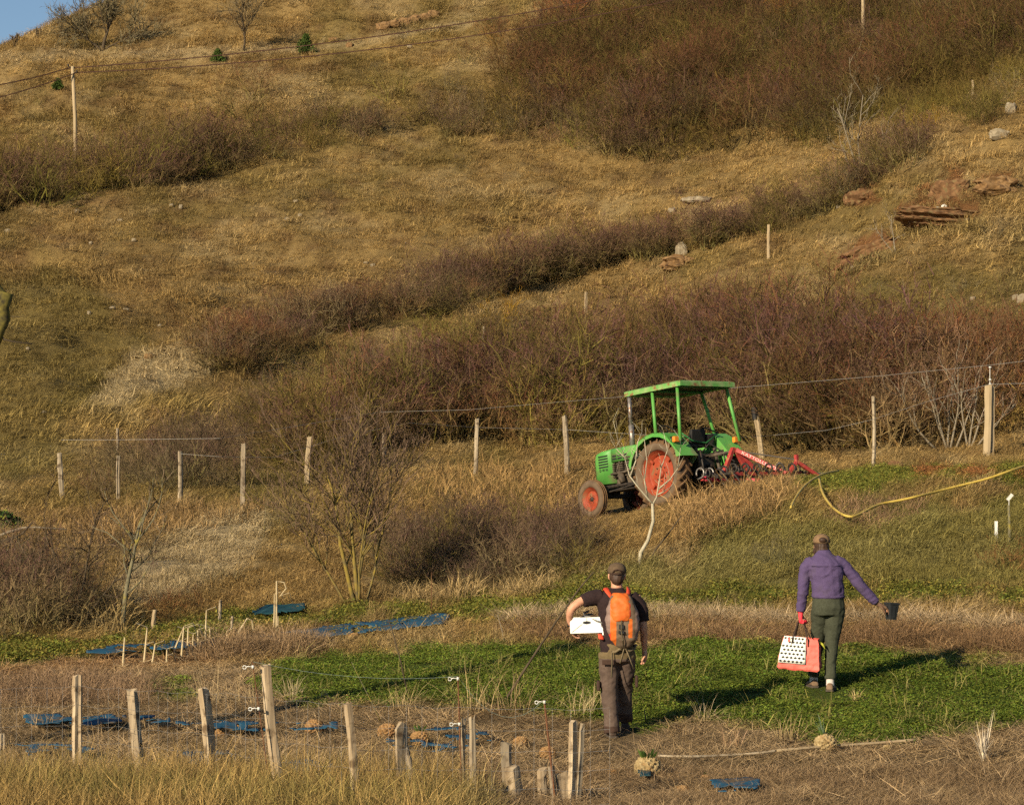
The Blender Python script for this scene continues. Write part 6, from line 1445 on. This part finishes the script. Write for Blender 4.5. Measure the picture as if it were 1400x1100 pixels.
# ------------------------------------------------------------------ beds: ground sheets, roots, stalks
M_SHEET = noise_mat('blue_woven_sheet', (.010, .058, .105), (.018, .085, .14), 5, rough=.7, bump=.6, spec=.25, c3=(.09, .065, .04), c3scale=6)
M_SHEETG = noise_mat('teal_sheet', (.006, .035, .042), (.012, .055, .062), 5, rough=.6, bump=.4)
def sheet(label, poly, thr, seed, mat=M_SHEET, h=.07, bulge=.04, step=3.0, name='ground_sheet'):
    P_ = np.array(poly, float); x0, y0 = P_.min(0); x1, y1 = P_.max(0); xs = np.arange(x0, x1 + step, step); ys = np.arange(y0, y1 + .9, .9 * step / 3); idx = {}; V = []; Fc = []
    X, Y = np.meshgrid(xs, ys); d = polyd(X, Y, poly); n = fbm(X / 22, Y / 5, seed, 3); ok = (d > -1) & (n > thr)
    def vid(i, j):
        if (i, j) not in idx:
            gx = hit(xs[j], ys[i]); n_ = float(vnoise(np.array([gx.x * 4]), np.array([gx.y * 4]), seed)[0]); n2 = float(vnoise(np.array([gx.x * 11]), np.array([gx.y * 11]), seed + 1)[0])
            idx[(i, j)] = len(V); V.append((gx.x, gx.y, gx.z + h + bulge * n_ + .015 * n2))
        return idx[(i, j)]
    for i in range(len(ys) - 1):
        for j in range(len(xs) - 1):
            if ok[i, j]: Fc.append((vid(i, j), vid(i, j + 1), vid(i + 1, j + 1), vid(i + 1, j)))
    o = mk(name, V, Fc, mat, None, True); tag(o, label, 'ground sheet'); so = o.modifiers.new('t', 'SOLIDIFY'); so.thickness = .006; return o
sheet('long strip of blue woven sheet along the back bed behind the green crop', [(300, 884), (400, 872), (480, 862), (600, 847), (614, 849), (602, 862), (500, 872), (430, 882), (310, 890)], .26, 1)
sheet('faint blue sheet strip behind the leftmost corn stalks', [(100, 898), (160, 893), (240, 888), (300, 884), (300, 889), (180, 899), (100, 902)], .42, 2)
sheet('rolled teal sheet lying on the grass behind the tall hooked stalk', [(345, 848), (366, 842), (400, 838), (416, 838), (412, 846), (380, 850), (350, 852)], .0, 3, M_SHEETG, .10, .10, name='sheet_roll')
sheet('blue sheet showing through the litter at the left of the near bed', [(20, 992), (70, 988), (100, 990), (102, 1002), (60, 1003), (20, 1000)], 0.46, 4)
sheet('blue sheet strip between the two leftmost stakes', [(110, 992), (160, 990), (230, 991), (232, 999), (170, 1003), (112, 1002)], 0.48, 5)
sheet('torn blue sheet strip left of the tallest stake', [(240, 998), (300, 998), (380, 1000), (460, 998), (460, 1010), (370, 1012), (260, 1006)], 0.57, 6)
sheet('blue sheet strip in the bed behind the broken stake', [(528, 1018), (560, 1014), (600, 1008), (660, 1012), (680, 1022), (620, 1040), (560, 1036), (528, 1028)], 0.52, 7)
sheet('blue sheet scraps in tall grass at the left', [(20, 1032), (55, 1030), (90, 1034), (130, 1036), (130, 1048), (70, 1046), (20, 1044)], 0.54, 8)
sheet('dark blue sheet scrap behind the thick round stake', [(250, 1042), (310, 1040), (320, 1052), (260, 1056)], .36, 9)
sheet('blue sheet scrap right of the tallest stake', [(395, 1055), (440, 1052), (470, 1062), (440, 1070), (398, 1066)], .42, 10)
sheet('two blue sheet scraps at the bottom right of the bed', [(970, 1082), (1010, 1080), (1038, 1084), (1030, 1094), (980, 1098)], .42, 12)
sheet('small teal sheet scrap under the large knobbly root', [(872, 1064), (890, 1066), (888, 1076), (874, 1075)], .1, 13, M_SHEETG)

M_ROOT = noise_mat('ochre_root_skin', (.22, .115, .038), (.34, .20, .08), 30, rough=.85, bump=.8, c3=(.20, .10, .04), c3scale=14)
M_ROOTP = noise_mat('pale_root_skin', (.26, .18, .075), (.37, .28, .14), 24, rough=.85, bump=.8, c3=(.30, .19, .08), c3scale=14)
M_LEAFG = noise_mat('fresh_leaf', (.10, .17, .025), (.16, .24, .04), 12, rough=.7, bump=.1)
def root(x, y, r, label, mat=M_ROOT, leaves=0, seed=0, squash=.9, spikes=0):
    g = hit(x, y + r * .9); s = g.y / F; R = r * s; E = empty('root_vegetable', g); tag(E, label, 'root vegetable'); rng = np.random.default_rng(seed)
    bm = bmesh.new(); bmesh.ops.create_icosphere(bm, subdivisions=4, radius=1); me = bpy.data.meshes.new('root_body'); bm.to_mesh(me); bm.free(); n = len(me.vertices); co = np.empty(n * 3, np.float32); me.vertices.foreach_get('co', co); q = co.reshape(-1, 3).astype(float)
    a = np.arctan2(q[:, 1], q[:, 0]); row_ = np.round(q[:, 2] * 4.5); sc = abs(np.sin(a * 5 + row_ * 1.57 + seed)) * np.sqrt(np.clip(1 - q[:, 2] ** 2, 0, 1)); st_ = .5 + .5 * np.sin(q[:, 2] * 4.5 * 2 * math.pi)
    rr = 1 + .24 * (sc - .5) + .10 * st_ + .25 * (fbm(q[:, 0] * 2 + seed, q[:, 1] * 2 + q[:, 2] * 2, seed, 3) - .5)
    q = q * rr[:, None] * R; q[:, 2] = q[:, 2] * squash + R * squash * .8; me.vertices.foreach_set('co', q.astype(np.float32).ravel()); me.materials.append(mat); o = bpy.data.objects.new('root_body', me); COL.objects.link(o); o.parent = E
    if leaves:
        m = MB()
        for k in range(leaves):
            a_ = rng.uniform(0, 6.28); l = R * rng.uniform(.5, 1.1); d = Vector((math.cos(a_) * .6, math.sin(a_) * .6, 1)).normalized(); w_ = d.orthogonal().normalized() * R * .14; b_ = Vector((math.cos(a_) * R * .3, math.sin(a_) * R * .3, R * 1.5))
            m.add([b_ - w_ * .5, b_ + w_ * .5, b_ + d * l * .6 + w_, b_ + d * l, b_ + d * l * .6 - w_], [(0, 1, 2, 3, 4)])
        m.build('leaf_tuft', M_LEAFG, E)['kind'] = 'stuff'
    if spikes:
        m = MB()
        for k in range(spikes):
            d = Vector((rng.normal() * .3 - .3, rng.normal() * .2, 1)).normalized(); w_ = Vector((.5, .1, 0)) * R * .12; b_ = Vector((-.2 * R, 0, R * 1.6)); m.add([b_ - w_, b_ + w_, b_ + d * R * rng.uniform(1.5, 2.6)], [(0, 1, 2)])
        m.build('leaf_blade', noise_mat('grey_green_leaf', (.08, .12, .06), (.12, .16, .09), 10), E)['kind'] = 'stuff'
for i, a in enumerate([(886, 1049, 17, 'large pale knobbly root with a leafy top, nearest the camera', M_ROOTP, 26, 1, 1.05), (1129, 1014, 14, 'round pale root with grey green blades beside the lying pole', M_ROOTP, 14, 2, .95, 7), (430, 991, 12, 'round ochre root right of the tallest leaning stake', M_ROOT, 0, 3), (301, 1000, 9, 'ochre root right of the thick round stake', M_ROOT, 0, 4),
                       (325, 992, 6, 'small ochre root near the tallest leaning stake', M_ROOT, 0, 5), (531, 997, 13, 'ochre scaly root left of the broken stake', M_ROOT, 0, 6), (574, 1007, 12, 'ochre root with a green top right of the broken stake', M_ROOT, 12, 7), (712, 1013, 10, 'brown wrinkled root above the rotten stump', M_ROOT, 0, 8),
                       (749, 1027, 11, 'orange brown root left of the forked stake', M_ROOT, 0, 9), (54, 986, 10, 'ochre root in front of the beds at the far left', M_ROOT, 0, 10, .7), (483, 870, 8, 'lone brown root beside the long blue sheet', M_ROOT, 0, 11), (933, 1077, 9, 'half buried orange root at the bottom of the frame', M_ROOT, 0, 12, .8),
                       (1213, 1022, 6, 'small pale root on the end of the lying pole', M_ROOTP, 0, 13), (965, 1062, 6, 'small dark root at the right of the large knobbly root', M_ROOT, 4, 14), (838, 1055, 6, 'small brown root left of the large knobbly root', M_ROOT, 0, 15), (622, 1100, 9, 'pale root hidden in the grass at the bottom edge', M_ROOTP, 0, 16)]):
    root(*a)
# yellow hose
def hose(px_pts, label, r=.022, mat=noise_mat('yellow_hose', (.42, .29, .05), (.50, .36, .08), 10, rough=.5, bump=.1), name='hose', lift=.2):
    P_ = [Vector((x, y, 0)) for x, y in px_pts]; out = []
    for i in range(len(P_) - 1):
        p0 = P_[max(i - 1, 0)]; p1 = P_[i]; p2 = P_[i + 1]; p3 = P_[min(i + 2, len(P_) - 1)]
        for k in range(6):
            t = k / 6; out.append(.5 * ((2 * p1) + (-p0 + p2) * t + (2 * p0 - 5 * p1 + 4 * p2 - p3) * t * t + (-p0 + 3 * p1 - 3 * p2 + p3) * t ** 3))
    out.append(P_[-1]); W_ = []
    for p in out: q = hit(p.x, p.y); q.z += lift; W_.append(q)
    for _ in range(3):
        for i in range(1, len(W_) - 1): W_[i] = (W_[i - 1] + W_[i] * 2 + W_[i + 1]) / 4
    m = MB(); m.tube(W_, r, 8); o = m.build(name, mat, None, True); tag(o, label, 'hose'); return o
hose([(1081, 710), (1090, 692), (1105, 674), (1125, 662), (1146, 657)], 'short end of the yellow hose hanging over the edge of the bank')
hose([(1120, 668), (1124, 688), (1135, 706), (1152, 720), (1170, 722), (1200, 706), (1230, 700), (1265, 692), (1310, 680), (1350, 670), (1390, 656), (1440, 640)], 'long yellow hose looping across the grassy bank to the right edge')
hose([(900, 1040), (960, 1041), (1040, 1036), (1060, 1033)], 'grey end of the pole lying on the straw', .012, M_WOODG, 'pole_end', .05)
hose([(1062, 1033), (1120, 1028), (1180, 1024), (1252, 1018)], 'long pale wooden pole lying across the straw at lower right', .014, M_WOODW, 'pole', .05)
for o in bpy.data.objects:
    if o.get('category') == 'hose' and o.name.startswith('pole'): o['category'] = 'pole'

# corn stalks
M_CORN = noise_mat('dry_corn_stalk', (.42, .32, .17), (.52, .42, .25), 14, rough=.85, bump=.3, stretch=(1, 1, .2), c3=(.24, .16, .08), c3scale=8)
def stalk(x, y, pts, label, leaves=2, r=.016, group=None):
    g = hit(x, y); s = g.y / F; E = empty('corn_stalk', g); tag(E, label, 'corn stalk', group); rng = np.random.default_rng(int(x * 3 + y)); q = [Vector(((px - x) * s, .01 * i, (y - py) * s)) for i, (px, py) in enumerate(pts)]
    m = MB(); m.tube([q[0] - Vector((0, 0, .08))] + q, [r * 1.15] + list(np.linspace(r, r * .5, len(q))), 6); m.build('stem', M_CORN, E)
    for k in range(leaves):
        i = rng.integers(0, len(q)); b_ = q[0].lerp(q[-1], rng.uniform(.2, .95)) if len(q) == 2 else q[i]; sd = rng.choice([-1, 1]); l = rng.uniform(.16, .36); w_ = .026
        c = [b_, b_ + Vector((sd * l * .4, -.02, l * .15)), b_ + Vector((sd * l * .55, -.03, -l * .3)), b_ + Vector((sd * l * .5, -.03, -l * .8))]; m = MB()
        m.loft([[p + Vector((0, -w_ * f, 0)), p + Vector((0, 0, .006)), p + Vector((0, w_ * f, 0))] for p, f in zip(c, (1, 1.3, 1, .2))], cap=False); m.build('dry_leaf', M_CORN, E)
stalk(378, 868, [(378, 868), (378, 830), (378, 794), (388, 796), (391, 804), (382, 815)], 'tallest corn stalk, bent over into a hook at its top', 1)
stalk(374, 866, [(374, 866), (375, 840), (375, 812)], 'straight corn stalk beside the hooked one', 1); stalk(380, 868, [(380, 868), (380, 842)], 'short pale corn stalk right of the hooked one', 0)
stalk(316, 882, [(316, 882), (327, 862), (338, 845), (344, 848), (346, 862)], 'corn stalk snapped over into an inverted V', 1)
for i, (x, y, h, dx, lab) in enumerate([(168, 911, 40, 2, 'leftmost corn stalk with a broken top'), (197, 905, 48, 4, 'leafy corn stalk second from the left'), (208, 908, 28, 4, 'bent short corn stalk third from the left'), (228, 905, 18, 0, 'stubby corn stalk left of the leaning pair'), (236, 895, 36, 14, 'leaning corn stalk wrapped in dry leaves'), (248, 900, 44, 3, 'thick leafy corn stalk in the middle of the row'),
                                    (256, 898, 40, 1, 'thin corn stalk right of the thick leafy one'), (263, 896, 30, 1, 'short straight corn stalk in the middle of the row'), (272, 895, 34, -2, 'corn stalk with hanging leaves right of the middle'), (280, 890, 56, 2, 'tall pale corn stalk right of the middle'), (286, 888, 30, 1, 'white thin corn stalk beside the tall pale one'), (310, 884, 22, 0, 'small corn stalk before the dark heap of stubble')]):
    stalk(x, y, [(x, y), (x + dx * .5, y - h * .5), (x + dx, y - h)], lab, 5 if 'lea' in lab else 3, r=.018)
# stubble heap, brush bank and dead weeds
heap([(690, 862), (740, 850), (820, 850), (900, 852), (1000, 858), (1100, 862), (1200, 862), (1300, 868), (1420, 872), (1420, 892), (1300, 888), (1150, 880), (1000, 874), (880, 878), (780, 880), (700, 876)], 1000, PC_BRUSH, 6, (.25, .15, .072), .28, .85, 'long bank of dry brown stems across the terrace behind the two people', 'dead stems', 71, zs=(.5, 1.1), var=.5)
heap([(690, 850), (760, 838), (900, 838), (1000, 846), (1150, 850), (1300, 852), (1420, 858), (1420, 866), (1200, 860), (1000, 858), (850, 852), (700, 858)], 1100, PC_LITTER, 8, (.44, .32, .18), .35, .7, 'pale straw lying on top of the long brown bank', 'straw', 72, zs=(.9, 1.5), dz=.14, lean=.2)
heap([(290, 893), (340, 884), (430, 882), (440, 888), (400, 897), (320, 902), (280, 902)], 260, PC_BRUSH, 6, (.32, .21, .11), .5, .85, 'heap of broken corn stubble and dry leaves', 'stubble', 73)
heap([(0, 935), (90, 925), (180, 930), (230, 950), (180, 965), (60, 968), (-40, 968)], 260, PC_BRUSH, 6, (.28, .18, .10), .35, .65, 'low tangle of dry brown stems on the left bed', 'dead stems', 74)
heap([(925, 700), (960, 688), (1010, 676), (1050, 666), (1078, 662), (1072, 690), (1030, 715), (940, 745)], 380, PC_FINE, 8, (.34, .21, .085), .8, 1.7, 'swept golden hay grass on the crest in front of the cultivator', 'grass', 75, name='hay_grass', lean=.35)
heap([(560, 700), (590, 650), (640, 640), (760, 640), (800, 680), (740, 720), (640, 715)], 420, PC_FINE, 8, (.34, .21, .08), .9, 1.9, 'tall orange gold grass around the two posts left of the tractor', 'grass', 76, name='hay_grass', lean=.25)
heap([(545, 822), (600, 815), (720, 806), (760, 800), (755, 812), (640, 824), (560, 830)], 150, PC_FINE, 8, (.36, .25, .11), .8, 1.5, 'tan grass fringe at the foot of the dark purple brush', 'grass', 77, name='hay_grass', lean=.2)
heap([(1130, 712), (1160, 690), (1230, 684), (1270, 690), (1240, 720), (1170, 730)], 150, PC_FINE, 8, (.26, .16, .085), .6, 1.1, 'brownish swept grass inside the loop of the yellow hose', 'grass', 78, name='hay_grass', lean=.4)
heap([(80, 730), (160, 700), (330, 690), (400, 700), (330, 715), (180, 740), (100, 760)], 260, PC_FINE, 8, (.30, .19, .08), .9, 1.8, 'rusty gold grass below the left posts of the far fence', 'grass', 79, name='hay_grass', lean=.25)
heap([(130, 870), (150, 850), (160, 848), (158, 872)], 50, PC_FINE, 8, (.36, .25, .10), 1.0, 1.8, 'tuft of tall tan grass left of the small bare tree', 'grass', 80, name='hay_grass', lean=.15)
heap([(930, 690), (950, 680), (985, 678), (990, 690), (950, 702), (930, 704)], 90, PC_LITTER, 8, (.16, .07, .035), .4, .8, 'reddish dead leaves behind the rear wheel of the tractor', 'dead leaves', 81, name='dead_leaves')
WE = [(285, 960, 60, 'spreading dead weed clump left of the tallest stake', (.34, .25, .13)), (335, 962, 58, 'dead weed clump right behind the tallest stake', (.34, .25, .13)), (400, 955, 40, 'low pale weed clump right of the tallest stake', (.40, .31, .18)), (550, 968, 45, 'straw coloured weed clump around a leaning dark stick', (.38, .28, .13)),
      (650, 972, 62, 'dead weed clump behind the rod with two insulators', (.36, .26, .12)), (700, 975, 66, 'dead weed clump at the foot of the long dark stick', (.33, .22, .11)), (790, 978, 62, 'pale weed clump left of the legs of the man', (.40, .30, .15)), (820, 972, 45, 'small pale weed clump touching the man', (.40, .30, .15)), (905, 855, 34, 'pale weed tuft on the bank right of the man', (.42, .32, .18)),
      (965, 984, 36, 'flat fan of pale stems on the crop edge right of the man', (.42, .32, .18)), (1075, 1012, 46, 'thin dry weeds in front of the woman', (.36, .26, .12)), (1170, 958, 20, 'little tuft of pale curled grass beside the woman', (.38, .28, .12)), (1345, 1040, 62, 'white bare weed standing alone at lower right', (.6, .5, .36)), (60, 1000, 40, 'dry weed clump before the leftmost stake', (.32, .22, .11)), (1265, 860, 26, 'tangled weed tuft on the bank right of the woman', (.3, .2, .11)), (1000, 1022, 34, 'low mat of dry stems left of the round pale root', (.32, .2, .11))]
for i, (x, y, h, lab, c) in enumerate(WE):
    g = hit(x, y); s = g.y / F; rng = np.random.default_rng(800 + i); tall = 'white bare' in lab
    V, Fc, C = blades(60 if not tall else 16, h * s * .9, .5, h * s * (.35 if not tall else .05), .7 if not tall else .25, .006 if not tall else .010, .7 if not tall else .1, rng, seg=3, jit=.4)
    if tall:
        V2, F2, C2 = blades(40, h * s * .5, .5, h * s * .05, .5, .005, .1, rng, seg=2); k = len(V); V2 = [v + np.array([0, 0, h * s * .25]) for v in V2]; V += V2; Fc += [tuple(a + k for a in f) for f in F2]; C += C2
    m_ = mk('dead_weed', V, Fc, M_TWIGSOLO, None, col=np.array(C) * np.array(c)); m_.location = g; tag(m_, lab, 'dead weed')
